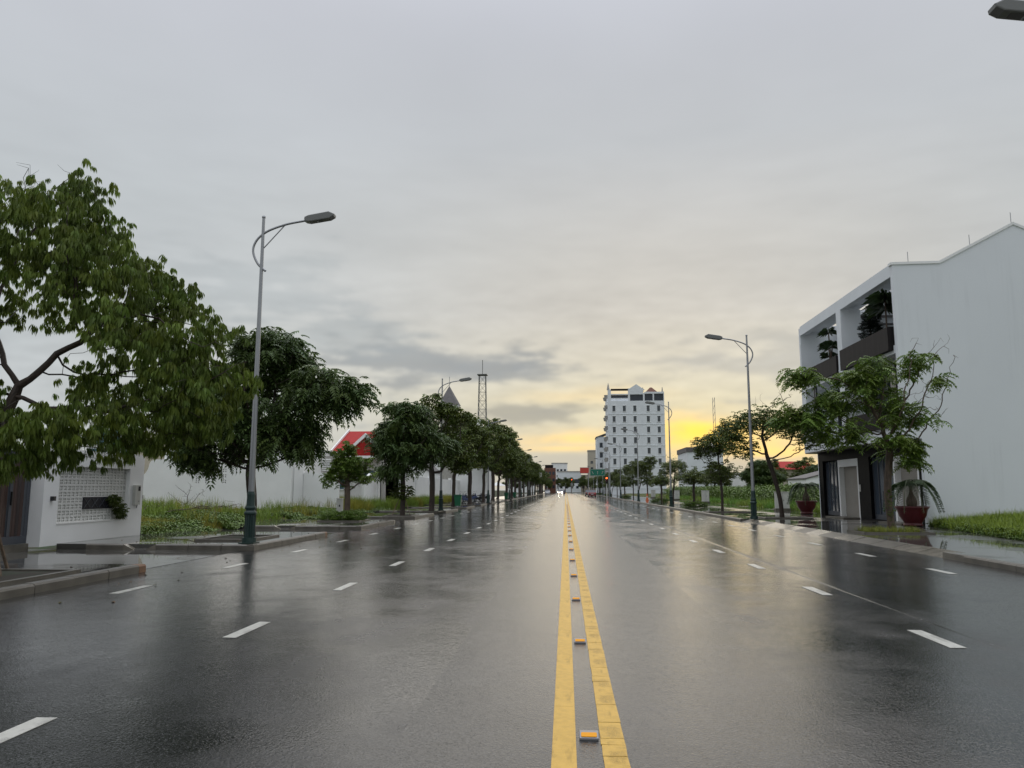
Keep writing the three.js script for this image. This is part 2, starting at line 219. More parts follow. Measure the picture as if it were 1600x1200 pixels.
{ // yellow centre lines: the left one whole, the right one cracked across into pieces
  const rng = RNG(5);
  const stripe = (x0, x1, z0, z1) => { const g = bxx(x0, x1, 0.002, 0.0065, z1, z0); return muv(g); };
  const a = sgroup('yellow_line', 'solid yellow line left of the studs along the road centre', 'road marking');
  for (let z = 3; z > -36; z -= 3) part('paint_strip', stripe(-0.25, -0.1, z, z - 2.996), M.paintYellow, a);
  part('paint_strip', stripe(-0.25, -0.1, -36, -450), M.paintYellow, a);
  const b = sgroup('yellow_line', 'yellow line right of the studs, cracked across into pieces', 'road marking');
  let z = 3, n = 0;
  while (z > -34) {
    const L = 0.12 + rng() * rng() * 0.9, gap = 0.004 + rng() * 0.007, sk = (rng() - 0.5) * 0.012, s = new THREE.Shape(), j = () => (rng() - 0.5) * 0.006;
    s.moveTo(0.06 + j(), -z + sk); s.lineTo(0.11, -z + j()); s.lineTo(0.21 + j(), -z - sk); s.lineTo(0.21 + j(), -(z - L + gap)); s.lineTo(0.15, -(z - L + gap) + j()); s.lineTo(0.06 + j(), -(z - L + gap));
    const g = new THREE.ExtrudeGeometry(s, { depth: 0.0045, bevelEnabled: false }); g.rotateX(-Math.PI / 2); g.translate(0, 0.002, 0);
    part('paint_piece', muv(g), M.paintYellow, b); z -= L; n++;
  }
  part('paint_strip', stripe(0.06, 0.21, z, -450), M.paintYellow, b);
  // white dashed lane lines
  const rows = [[-3.82, -9.44, 3.98, 'white dashed line between the inner lanes, left carriageway', 0], [3.82, -9.42, 3.97, 'white dashed line between the inner lanes, right carriageway', 0], [-7.15, -12.8, 3.95, 'white dashed line nearest the left kerb', 0], [7.15, -16.44, 3.85, 'white dashed line nearest the right kerb', 0.016]];
  for (const [x, zf, per, label, y] of rows) {
    const o = sgroup('lane_line', label, 'road marking'); const far = [];
    for (let k = -4; k < 70; k++) {
      const z1 = zf - k * per, z0 = z1 + 1.0; if (z0 > 8) continue;
      const j = () => (rng() - 0.5) * 0.02, s = new THREE.Shape(); s.moveTo(x - 0.075 + j(), -z0 + j()); s.lineTo(x + 0.075 + j(), -z0 + j()); s.lineTo(x + 0.075 + j(), -z1 + j()); s.lineTo(x - 0.075 + j(), -z1 + j());
      const g = new THREE.ExtrudeGeometry(s, { depth: 0.004, bevelEnabled: false }); g.rotateX(-Math.PI / 2); g.translate(0, y + 0.002, 0); muv(g);
      if (z1 > -75) part('lane_dash', muv(g), M.paintWhite, o); else far.push(muv(g));
    }
    const f = part('far_dashes', merge(far), M.paintWhite, o); f.userData.kind = 'stuff';
  }
}
// kerb stone: 1 m long, chamfered top edge; its face looks to +x when laid at x = 0, length along z
const kerbGeo = (len, h = SH, w = 0.2) => { const g = prism([[0, -0.1], [-w, -0.1], [-w, h], [-0.03, h], [0, h - 0.03]].map(([x, y]) => [x, y]), len - 0.012); g.translate(0, 0, -len + 0.006); return muv(g); };
const KERB1 = kerbGeo(1), rngK = RNG(77);
const wob = (o) => { o.position.y += (rngK() - 0.5) * 0.012; o.rotation.y += (rngK() - 0.5) * 0.008; o.position.x += (rngK() - 0.5) * 0.01; return o; };
function kerbRun(parent, x, z0, z1, side, mat = M.kerb, geo1 = KERB1) { // side +1: face looks +x (left kerb), -1: face looks -x
  const n = Math.max(1, Math.round(Math.abs(z1 - z0))), L = Math.abs(z1 - z0) / n;
  for (let k = 0; k < n; k++) { const o = part('kerb_stone', geo1, mat, parent); o.scale.z = L; if (side > 0) o.position.set(x, 0, z0 - k * L); else { o.rotation.y = Math.PI; o.position.set(x, 0, z0 - (k + 1) * L); } wob(o); }
}
function kerbCross(parent, x0, x1, z, mat = M.kerb) { // faces the camera (+z); from x0 (left) to x1
  const n = Math.max(1, Math.round(x1 - x0)), L = (x1 - x0) / n;
  for (let k = 0; k < n; k++) { const o = part('kerb_stone', KERB1, mat, parent); o.scale.z = L; o.rotation.y = -Math.PI / 2; o.position.set(x0 + k * L, 0, z); wob(o); }
}
function sidewalkLeft(z0, z1, label, ramp) {
  const s = sgroup('sidewalk', label, 'pavement');
  part('slab', muv(bxx(-14.0, KL - 0.2, -0.05, SH - 0.008, z0 - 0.2, z1 + 0.0)), M.puddle, s);
  kerbRun(s, KL, z0, z1 + 0.25, 1, Math.abs(z0) > 12 && Math.abs(z0) < 34 ? M.kerb : M.kerb);
  const e = part('kerb_end', kerbGeo(0.25), Math.abs(z0) < 22 ? M.kerbBrick : M.kerbPale, s); e.position.set(KL, 0, z1 + 0.25);
  if (ramp) { // crossing kerb with a dropped crossing and its two flares
    kerbCross(s, -13.05, -12.0, z0); kerbCross(s, -11.1, KL - 0.0, z0);
    const fl = (xa, xb) => { const g = prism([[xa, 0], [xb, 0], [xa, SH]].map(([x, y]) => [x, y]), 0.9); g.translate(0, 0, z0 - 0.9); return muv(g); };
    part('ramp_flare', fl(-12.0, -11.7), M.kerbPale, s); part('ramp_flare', fl(-11.1, -11.4), M.kerbPale, s);
    const g = prism([[0, 0], [0.9, 0], [0.9, SH - 0.004]], 0.9 ); g.rotateY(Math.PI / 2); g.translate(-12.0, 0.003, z0); part('ramp', muv(g), M.wetConcrete, s);
  }
  return s;
}
{
  const ends = [[8, -14.95], [-20.25, -26.6], [-31, -37.3], [-42.2, -48.4], [-53.2, -59.4], [-64.4, -70.4], [-75.4, -81.4], [-86.4, -92.4], [-97.4, -103.4], [-108.4, -114.4], [-119.4, -460]];
  ends.forEach(([a, b], k) => sidewalkLeft(a, b, k === 0 ? 'wet pavement slab under the big leaning tree, nearest left kerb' : k === 10 ? 'long far stretch of left pavement beyond the last driveway' : `wet left pavement slab between driveways, ${ORD[k]} from the camera`, k > 0 && k < 10));
  for (let k = 0; k < 10; k++) struct('driveway', sheet(-14.6, KL - 0.3, ends[k][1], ends[k + 1][0], 0.004, 4, 4), M.puddle, `flooded driveway between the ${ORD[k]} and ${ORD[k + 1]} left pavement slabs`, 'driveway');
}
{ // right pavement, with a long dropped apron in front of the white house
  const s = sgroup('sidewalk', 'wet pavement along the right kerb before and beside the white house', 'pavement');
  part('slab', muv(bxx(KR + 0.2, 15.6, -0.05, SH - 0.008, 8, -19)), M.puddle, s);
  part('slab', muv(bxx(KR + 0.55, 15.6, -0.05, SH - 0.008, -19.004, -40)), M.puddle, s);
  part('slab', muv(bxx(KR + 0.2, 15.6, -0.05, SH - 0.008, -40.004, -460)), M.puddle, s);
  kerbRun(s, KR, 8, -18, -1);
  const rampG = (z0, z1, h0, h1) => { const g = new THREE.BufferGeometry(), w = 0.55; const v = [KR - 0.12, -0.02, z0, KR + w, h0, z0, KR - 0.12, -0.02, z1, KR + w, h1, z1]; g.setAttribute('position', new THREE.Float32BufferAttribute(v, 3)); g.setIndex([0, 1, 2, 1, 3, 2]); return muv(g); };
  for (let z = -19; z > -39.9; z -= 1.5) part('ramp_stone', rampG(z, z - 1.49, SH - 0.005 + (rngK() - 0.5) * 0.012, SH - 0.005 + (rngK() - 0.5) * 0.012), rngK() > 0.3 ? M.kerbPale : M.kerb, s);
  { const g = prism([[0, -0.1], [0.2, -0.1], [0.2, SH], [0.03, SH]], 1.0); g.translate(KR, 0, -19); part('ramp_end', muv(g), M.kerb, s); }
  kerbRun(s, KR, -40, -66, -1); kerbRun(s, KR, -66, -120, -1);
  part('far_kerb', muv(bxx(KR, KR + 0.2, -0.1, SH, -120, -460)), M.kerb, s);
}
// tree pits: soil framed by loose kerb bars lying on the slab
function treePit(x, z, label, w = 1.5, d = 1.7) {
  const o = thing('tree_pit', label, 'tree pit', [x, SH - 0.008, z], 0, 'tree pits in the pavement');
  const soil = sheet(-w / 2 + 0.06, w / 2 - 0.06, d / 2 - 0.06, -d / 2 + 0.06, 0.014, 6, 6, (a, b) => 0.04 * (fbm(a * 3 + x * 7 + 50, b * 3 + 60, 5, 3) - 0.3)); part('soil', soil, M.soil, o);
  const H = 0.05;
  for (const s of [-1, 1]) { part('edge_bar', muv(box(0.1, H, d - 0.21, s * (w / 2 - 0.05), H / 2, 0)), M.kerb, o); part('edge_bar', muv(box(w, H, 0.1, 0, H / 2, s * (d / 2 - 0.05))), M.kerb, o); }
  return o;
}

// ------------------------------------------------------------------ plants: branching, leaves
// leaf templates: triangles as kites [root, left, tip, right], leaf axis +z, y up
function leafTemplate(kind) {
  const V = [], q = (a, b, c, d) => V.push([a, b, c, d]);
  if (kind === 'tassel') { // bunch of long folded leaflets hanging from a short stalk
    const r = RNG(401); for (let k = 0; k < 12; k++) { const t = k / 12, a = k * 2.4, z = 0.02 + 0.16 * t, y = 0.03 - 0.05 * t * t, l = 0.17 + r() * 0.09, w = 0.024 + r() * 0.008, ox = Math.sin(a) * (0.03 + 0.04 * r()), oz = Math.cos(a) * 0.05, c = Math.cos(a * 1.7) * w, d = Math.sin(a * 1.7) * w; q([ox * 0.2, y, z], [ox * 0.8 + c, y - l * 0.45, z + oz * 0.6 + d], [ox * 1.1, y - l, z + oz], [ox * 0.8 - c, y - l * 0.4, z + oz * 0.6 - d]); }
  } else if (kind === 'pinnate') { // spreading compound leaf
    const n = 5; for (let k = 0; k < n; k++) { const t = (k + 0.7) / n, z = 0.30 * t, y = 0.03 * t - 0.2 * t * t, l = 0.14 * (1.1 - 0.4 * t), w = 0.034; for (const s of [-1, 1]) q([0, y, z], [s * l * 0.5, y - 0.005, z - w * 0.6], [s * l, y - 0.075, z + 0.045], [s * l * 0.45, y - 0.02, z + w * 1.4]); }
    q([0, -0.16, 0.29], [-0.028, -0.2, 0.33], [0, -0.28, 0.36], [0.028, -0.2, 0.33]);
  } else if (kind === 'rosette') { // whorl of long drooping leaflets
    const n = 7; for (let k = 0; k < n; k++) { const a = k / n * 6.283, c = Math.cos(a), s = Math.sin(a), l = 0.2, w = 0.035; q([0, 0, 0], [c * l * 0.5 - s * w, 0.005, s * l * 0.5 + c * w], [c * l, -0.09, s * l], [c * l * 0.5 + s * w, 0.005, s * l * 0.5 - c * w]); }
  } else { // coarse clump for trees far away
    const n = 5; for (let k = 0; k < n; k++) { const a = k / n * 6.283 + 0.3, c = Math.cos(a), s = Math.sin(a), l = 0.3, w = 0.075; q([c * 0.03, 0.02 * (k % 2), s * 0.03], [c * l * 0.5 - s * w, 0.015, s * l * 0.5 + c * w], [c * l, -0.13, s * l], [c * l * 0.5 + s * w, 0.015, s * l * 0.5 - c * w]); }
  }
  return V;
}
const TEMPL = Object.fromEntries(['tassel', 'pinnate', 'rosette', 'coarse'].map((k) => [k, leafTemplate(k)]));
function leafCloud(list, kind) { // list of [x, y, z, yaw, pitch, scale, tint r, g, b]
  const t = TEMPL[kind], nv = list.length * t.length * 4, P = new Float32Array(nv * 3), C = new Float32Array(nv * 3), I = new Uint32Array(list.length * t.length * 6); let p = 0, i = 0, b = 0;
  for (const [x, y, z, ya, pi, s, r, g, bl] of list) {
    const cy = Math.cos(ya), sy = Math.sin(ya), cp = Math.cos(pi), sp = Math.sin(pi);
    for (const q of t) {
      for (const [vx, vy, vz] of q) { const y1 = vy * cp + vz * sp, z1 = vz * cp - vy * sp; P[p] = x + s * (vx * cy + z1 * sy); P[p + 1] = y + s * y1; P[p + 2] = z + s * (z1 * cy - vx * sy); C[p] = r; C[p + 1] = g; C[p + 2] = bl; p += 3; }
      I[i++] = b; I[i++] = b + 1; I[i++] = b + 2; I[i++] = b; I[i++] = b + 2; I[i++] = b + 3; b += 4;
    }
  }
  const g = new THREE.BufferGeometry(); g.setAttribute('position', new THREE.BufferAttribute(P, 3)); g.setAttribute('color', new THREE.BufferAttribute(C, 3)); g.setIndex(new THREE.BufferAttribute(I, 1)); g.computeVertexNormals(); return g;
}
// branches grow towards points spread through the crown's lobes
function grow(rng, trunk, lobes, { step = 0.28, di = 3, dk = 0.55, iter = 90, droop = 0 } = {}) {
  dk *= 0.62;
  const N = trunk.map((p, i) => ({ p: new THREE.Vector3(...p), par: i - 1, kids: 0, bare: false }));
  const A = [];
  for (const [cx, cy, cz, rx, ry, rz, n, bare] of lobes) for (let k = 0; k < n * (bare ? 1 : 1.8); k++) {
    let x, y, z, d; do { x = rng() * 2 - 1; y = rng() * 2 - 1; z = rng() * 2 - 1; d = x * x + y * y + z * z; } while (d > 1 || d < 0.12 * rng());
    A.push({ p: new THREE.Vector3(cx + x * rx, cy + y * ry, cz + z * rz), n: -1, d: 1e9, bare: !!bare });
  }
  let fresh = N.map((_, i) => i).slice(Math.max(0, trunk.length - 3)), alive = A, v = new THREE.Vector3();
  for (let it = 0; it < iter && alive.length; it++) {
    for (const a of alive) for (const f of fresh) { const d = a.p.distanceTo(N[f].p); if (d < a.d) { a.d = d; a.n = f; } }
    alive = alive.filter((a) => a.d > dk);
    const pull = new Map(); const reach = it < 12 ? 99 : di;
    for (const a of alive) if (a.d < reach) { v.subVectors(a.p, N[a.n].p).normalize(); let s = pull.get(a.n); if (!s) pull.set(a.n, s = { v: new THREE.Vector3(), bare: true }); s.v.add(v); s.bare = s.bare && a.bare; }
    fresh = [];
    for (const [k, s] of pull) {
      s.v.normalize(); s.v.x += (rng() - 0.5) * 0.5; s.v.y += (rng() - 0.5) * 0.5 - droop; s.v.z += (rng() - 0.5) * 0.5; s.v.normalize();
      if (N[k].kids > 3) continue; const q = N[k].p.clone().addScaledVector(s.v, step); N[k].kids++; fresh.push(N.length); N.push({ p: q, par: k, kids: 0, bare: s.bare });
    }
    if (!fresh.length) break;
  }
  return N;
}
function branchMesh(N, r0, rmin) {
  const E = 1.95, R = N.map(() => 0), tip = N.map(() => 0); const kids = N.map(() => []);
  for (let i = N.length - 1; i >= 0; i--) { R[i] = kids[i].length ? Math.pow(kids[i].reduce((s, k) => s + R[k] ** E, 0), 1 / E) : rmin; tip[i] = kids[i].reduce((m, k) => Math.max(m, tip[k] + 1), 0); if (N[i].par >= 0) kids[N[i].par].push(i); }
  const sc = (r0 - rmin) / Math.max(1e-6, R[0] - rmin); for (let i = 0; i < R.length; i++) R[i] = rmin + (R[i] - rmin) * sc;
  const P = [], UV = [], I = [];
  const chain = (start, from) => {
    const ids = from >= 0 ? [from, start] : [start]; let c = start;
    while (kids[c].length) { let m = kids[c][0]; for (const k of kids[c]) if (R[k] > R[m]) m = k; for (const k of kids[c]) if (k !== m) stack.push([k, c]); ids.push(m); c = m; }
    if (ids.length < 2) return; const rr = R[ids[1]], n = rr > 0.05 ? 8 : rr > 0.02 ? 5 : 3; let u = new THREE.Vector3(1, 0.1, 0.2), len = 0;
    ids.forEach((id, k) => {
      const a = N[ids[Math.max(0, k - 1)]].p, b = N[ids[Math.min(ids.length - 1, k + 1)]].p, d = b.clone().sub(a).normalize(); u.addScaledVector(d, -u.dot(d)).normalize(); const w = d.clone().cross(u); if (k) len += N[id].p.distanceTo(N[ids[k - 1]].p);
      let r = k === 0 && from >= 0 ? Math.min(R[id], R[start] * 1.15) : R[id]; if (k === ids.length - 1) r *= 0.5; if (from < 0 && k === 0) r *= 1.25;
      for (let s = 0; s <= n; s++) { const t = s / n * 6.2832, q = r * (n > 6 ? 1 + 0.1 * Math.sin(3 * t + k) : 1); P.push(N[id].p.x + q * (Math.cos(t) * u.x + Math.sin(t) * w.x), N[id].p.y + q * (Math.cos(t) * u.y + Math.sin(t) * w.y), N[id].p.z + q * (Math.cos(t) * u.z + Math.sin(t) * w.z)); UV.push(s / n * Math.max(0.15, 6.28 * r), len); }
    });
    const base = P.length / 3 - ids.length * (n + 1); for (let k = 0; k < ids.length - 1; k++) for (let s = 0; s < n; s++) { const a = base + k * (n + 1) + s; I.push(a, a + 1, a + n + 1, a + 1, a + n + 2, a + n + 1); }
  };
  const stack = [[0, -1]]; while (stack.length) chain(...stack.pop());
  const g = new THREE.BufferGeometry(); g.setAttribute('position', new THREE.Float32BufferAttribute(P, 3)); g.setAttribute('uv', new THREE.Float32BufferAttribute(UV, 2)); g.setIndex(I); g.computeVertexNormals();
  return { g, R, kids, tip };
}
const tintOf = (rng, v = 0.35, yel = 0.12) => { const k = 1 - v / 2 + rng() * v, y = (rng() - 0.3) * yel; return [k * (1 + y), k, k * (1 - y)]; };
function makeTree(name, label, { seed, trunk, lobes, r0 = 0.12, rmin = 0.006, leaf = 'pinnate', leafMat = M.leafDark, per = 3, size = 1, reach = 6, gap = 0.36, pitch = 0.7, thin = 0, bark = M.bark, spread = 0.4, grow: go = {}, v = 0.4, group = 'street trees' }) {
  const rng = RNG(seed), o = thing(name, label, 'tree', [0, 0, 0], 0, group), N = grow(rng, trunk, lobes, go), { g, tip } = branchMesh(N, r0, rmin), L = [];
  part('trunk', g, bark, o);
  for (let i = trunk.length; i < N.length; i++) {
    if (N[i].bare || tip[i] > reach || fbm(N[i].p.x * 0.9 + N[i].p.z * 0.8 + 60, N[i].p.y * 1.2 - N[i].p.z * 0.7 + 60, seed, 2) < gap) continue; const d = N[i].p.clone().sub(N[N[i].par].p), ya0 = Math.atan2(d.x, d.z), n = per * (N[i].kids ? 1.4 : 3), cl = tintOf(rng, 0.3, 0.15);
    for (let k = 0; k < n; k++) { const t = tintOf(rng, v); L.push([N[i].p.x + (rng() - 0.5) * spread, N[i].p.y + (rng() - 0.5) * spread * 0.8, N[i].p.z + (rng() - 0.5) * spread, ya0 + (rng() - 0.5) * 3.6, (rng() - 0.5 - 0.12 * (pitch > 1)) * pitch, size * (0.7 + rng() * 0.55), t[0] * cl[0], t[1] * cl[1], t[2] * cl[2]]); }
  }
  const c = part('crown', leafCloud(L, leaf), leafMat, o); c.userData.kind = 'stuff';
  return o;
}
function leafBall(seed, lobes, kind, size, mat, name, parent, v = 0.4) {
  const rng = RNG(seed), L = []; for (const [cx, cy, cz, rx, ry, rz, n] of lobes) for (let k = 0; k < n; k++) { let x, y, z, d; do { x = rng() * 2 - 1; y = rng() * 2 - 1; z = rng() * 2 - 1; d = x * x + y * y + z * z; } while (d > 1 || d < 0.3 * rng()); const t = tintOf(rng, v); L.push([cx + x * rx, cy + y * ry, cz + z * rz, Math.atan2(x, z) + (rng() - 0.5) * 1.5, (rng() - 0.3) * 0.8, size * (0.7 + rng() * 0.6), ...t]); }
  const c = part(name, leafCloud(L, kind), mat, parent); c.userData.kind = 'stuff'; return c;
}
function stakes(o, r = 0.55, h = 1.3, n = 3) { for (let k = 0; k < n; k++) { const a = k / n * 6.283 + 0.5; part('stake', muv(bar([Math.cos(a) * r, 0, Math.sin(a) * r], [Math.cos(a) * 0.05, h, Math.sin(a) * 0.05], 0.025, 6, 0.02)), M.stake, o); } part('stake_tie', muv(cyl(0.09, 0.09, 0.05, 8, 0, h * 0.93, 0)), M.stake, o); }

// ------------------------------------------------------------------ street trees
const LZ = -9.7; // left tree row
const along = (pts) => { const c = new THREE.CatmullRomCurve3(pts.map((p) => new THREE.Vector3(...p))); return c.getPoints(Math.ceil(c.getLength() / 0.3)).map((p) => p.toArray()); };
{ // the big leaning tree over the nearest left pavement
  const o = makeTree('leaning_tree', 'big tree with hanging olive leaves leaning over the road at the left edge', { seed: 11, trunk: along([[-0.62, 0, 0.1], [-0.66, 0.9, 0.08], [-0.5, 1.9, 0.1], [-0.32, 2.7, 0.05], [-0.15, 3.3, 0]]), r0: 0.1, rmin: 0.004, bark: M.bark,
    lobes: [[0.2, 5.9, 0, 1.4, 0.9, 1.6, 120], [-1.7, 5.2, 0.2, 1.6, 1.5, 1.5, 110], [1.7, 4.9, 0.1, 1.2, 0.9, 1.5, 120], [2.6, 4.1, 0.2, 1.1, 0.8, 1.4, 130], [3.3, 3.5, 0.2, 0.9, 0.7, 1.1, 90], [1.6, 3.7, -0.9, 1.5, 0.8, 1.1, 80], [1.5, 2.5, 0.3, 1.6, 0.55, 1.2, 120], [0.2, 2.2, 0.8, 1.3, 0.5, 1.0, 90], [2.9, 2.75, 0.1, 0.9, 0.6, 0.9, 90], [-1.2, 3.0, 0.3, 1.2, 0.9, 1.2, 80], [-0.2, 7.1, -0.2, 0.9, 0.55, 0.8, 45], [0.8, 6.9, 0, 0.5, 0.5, 0.5, 22]],
    leaf: 'tassel', leafMat: M.leafOlive, gap: 0.4, per: 3.3, size: 0.72, thin: 0.03, spread: 0.45, v: 0.5, grow: { step: 0.22, di: 2.2, dk: 0.4, iter: 120, droop: 0.05 } });
  o.position.set(-9.75, SH, -13.0);
  part('stake', muv(bar([0.12, 0, 0.4], [-0.5, 1.6, 0.12], 0.03, 6)), M.stake, o); part('stake', muv(bar([-1.2, 0, 0.4], [-0.66, 1.6, 0.1], 0.03, 6)), M.stake, o); part('stake', muv(bar([-0.5, 0, -0.6], [-0.6, 1.6, 0.04], 0.03, 6)), M.stake, o);
  treePit(-9.75, -12.4, 'framed soil pit under the big leaning tree', 1.9, 2.2);
}
{
  const o = makeTree('street_tree', 'big dark dense tree standing behind the nearest lamp post', { seed: 23, trunk: along([[0, 0, 0], [0.05, 1, 0], [-0.05, 1.9, 0.05], [0, 2.5, 0]]), r0: 0.15, bark: M.bark,
    lobes: [[0, 4.0, 0, 2.1, 1.6, 2.0, 260], [-1.1, 3.1, 0, 1.7, 1.0, 1.6, 120], [1.9, 4.4, 0.1, 1.4, 1.1, 1.4, 140], [2.8, 4.4, 0, 1.0, 0.6, 1.0, 60], [0.4, 5.7, 0, 1.5, 1.0, 1.3, 120], [1.0, 2.9, 0.2, 1.3, 0.8, 1.3, 80], [-2.0, 4.0, 0.4, 1.1, 1.0, 1.1, 60], [-1.6, 2.5, 0.3, 0.8, 0.4, 0.8, 26]],
    leaf: 'pinnate', leafMat: M.leafDark, gap: 0.4, pitch: 1.3, per: 3.4, size: 1.1, thin: 0.03, spread: 0.45, grow: { step: 0.24, di: 2.4, dk: 0.42, iter: 100 } });
  o.position.set(-10.05, SH, -23.9); treePit(-10.0, -23.0, 'framed soil pit beside the nearest lamp post', 1.6, 2.4);
  const y = makeTree('young_tree', 'young bushy tree with pale trunk beside the small white marker box', { seed: 29, trunk: along([[0, 0, 0], [0.03, 0.8, 0], [0, 1.3, 0]]), r0: 0.14, rmin: 0.006, bark: M.barkPale,
    lobes: [[-0.1, 2.3, 0, 0.65, 1.0, 0.7, 90], [0.75, 2.0, 0.1, 0.55, 0.7, 0.5, 36], [-0.75, 1.8, 0.1, 0.5, 0.45, 0.5, 24], [0.0, 3.1, 0, 0.45, 0.45, 0.45, 22]], leaf: 'rosette', leafMat: M.leafFresh, gap: 0.3, pitch: 1.8, per: 2.6, size: 0.8, thin: 0.05, grow: { step: 0.16, di: 1.5, dk: 0.25 } });
  y.position.set(-10.6, SH, -36.6); y.scale.set(1, 1.12, 1); treePit(-10.6, -36.2, 'soil pit under the young bushy tree, overgrown', 2.0, 1.9);
  const b = thing('low_shrub', 'low creeping shrub filling the pit under the young bushy tree', 'shrub', [-10.6, SH, -36.1]); leafBall(31, [[0, 0.2, 0, 1.25, 0.28, 0.9, 420]], 'rosette', 0.6, M.leafFresh, 'foliage', b);
}
const denseA = makeTree('street_tree', 'second dense tree of the left row, with a tripod of stakes', { seed: 37, trunk: along([[0, 0, 0], [0.03, 1.2, 0], [-0.02, 2.2, 0]]), r0: 0.14, bark: M.bark,
  lobes: [[0.2, 4.2, 0, 1.9, 1.6, 1.9, 220], [-0.8, 4.3, 0, 1.1, 1.0, 1.2, 50], [1.7, 3.7, 0, 1.2, 1.0, 1.2, 60], [0.2, 5.7, 0, 1.3, 0.9, 1.2, 80], [-0.4, 2.6, 0.2, 1.3, 0.5, 1.2, 45]], leaf: 'pinnate', leafMat: M.leafDark, gap: 0.34, pitch: 1.5, per: 3.6, size: 1.3, thin: 0.03, spread: 0.51, grow: { step: 0.3, di: 2.6, dk: 0.5 } });
denseA.position.set(LZ + 0.3, SH, -43.6); stakes(denseA, 0.6, 1.25); treePit(LZ + 0.3, -43.4, 'soil pit with stakes under the third left kerbside tree', 1.6, 2.2);
leafBall(38, [[0, 1.35, 0.2, 0.75, 0.45, 0.6, 70]], 'rosette', 0.9, M.leafMid, 'sucker_leaves', denseA);
const denseB = makeTree('street_tree', 'straight-trunked tree with drooping crown before the second left lamp', { seed: 41, trunk: along([[0, 0, 0], [0.05, 1.2, 0], [0.0, 2.4, 0]]), r0: 0.17, bark: M.bark,
  lobes: [[0, 4.5, 0, 2.0, 1.8, 1.9, 200], [1.2, 5.6, 0, 1.3, 1.1, 1.2, 70], [-1.2, 4.0, 0, 1.3, 1.0, 1.3, 60], [1.5, 3.4, 0.2, 1.3, 0.9, 1.2, 60], [0.2, 6.6, 0, 0.9, 0.7, 0.9, 36]], leaf: 'coarse', leafMat: M.leafMid, pitch: 1.6, per: 3, size: 0.78, thin: 0.03, spread: 0.51, grow: { step: 0.32, di: 2.8, dk: 0.55 } });
denseB.position.set(LZ + 0.5, SH, -52.0); treePit(LZ + 0.5, -52.6 + 1.2, 'soil pit beside the base of the second left lamp', 1.5, 1.8);
const openC = makeTree('street_tree', 'broad loose-crowned tree just beyond the second left lamp', { seed: 43, trunk: along([[0, 0, 0], [0.05, 1.1, 0], [0.05, 2.1, 0]]), r0: 0.13, bark: M.bark,
  lobes: [[0.3, 4.6, 0, 2.2, 1.5, 2.0, 170], [2.0, 5.1, 0, 1.1, 0.7, 1.0, 36], [-1.7, 4.9, 0, 1.1, 0.8, 1.1, 40], [0.6, 6.2, 0, 1.1, 0.6, 1.1, 40], [0.8, 3.1, 0.2, 1.4, 0.7, 1.2, 44]], leaf: 'coarse', leafMat: M.leafMid, pitch: 1.6, per: 3, size: 0.74, thin: 0.026, spread: 0.48, grow: { step: 0.32, di: 2.8, dk: 0.55 } });
openC.position.set(LZ, SH, -65.5); openC.scale.set(1.15, 1.22, 1.15); denseB.scale.set(1.1, 1.08, 1.1);
{
  const rng = RNG(91), kinds = [denseA, denseB, openC, denseB, openC], rowL = []; for (let z = -76.5, k = 0; z > -330; z -= 11 + rng() * 0.8, k++) rowL.push([LZ + (rng() - 0.5) * 0.5, z]);
  rowL.forEach(([x, z], k) => { const src = kinds[(k * 2 + (k >> 1)) % 3 === 0 ? 1 : 1 + (k % 2)]; copy(src, `left kerbside tree, ${ORD[k + 6]} away from the camera in its row`, [x, SH, z], rng() * 6.28, [1.2 + rng() * 0.2, 1.2 + rng() * 0.25, 1.2]); });
}
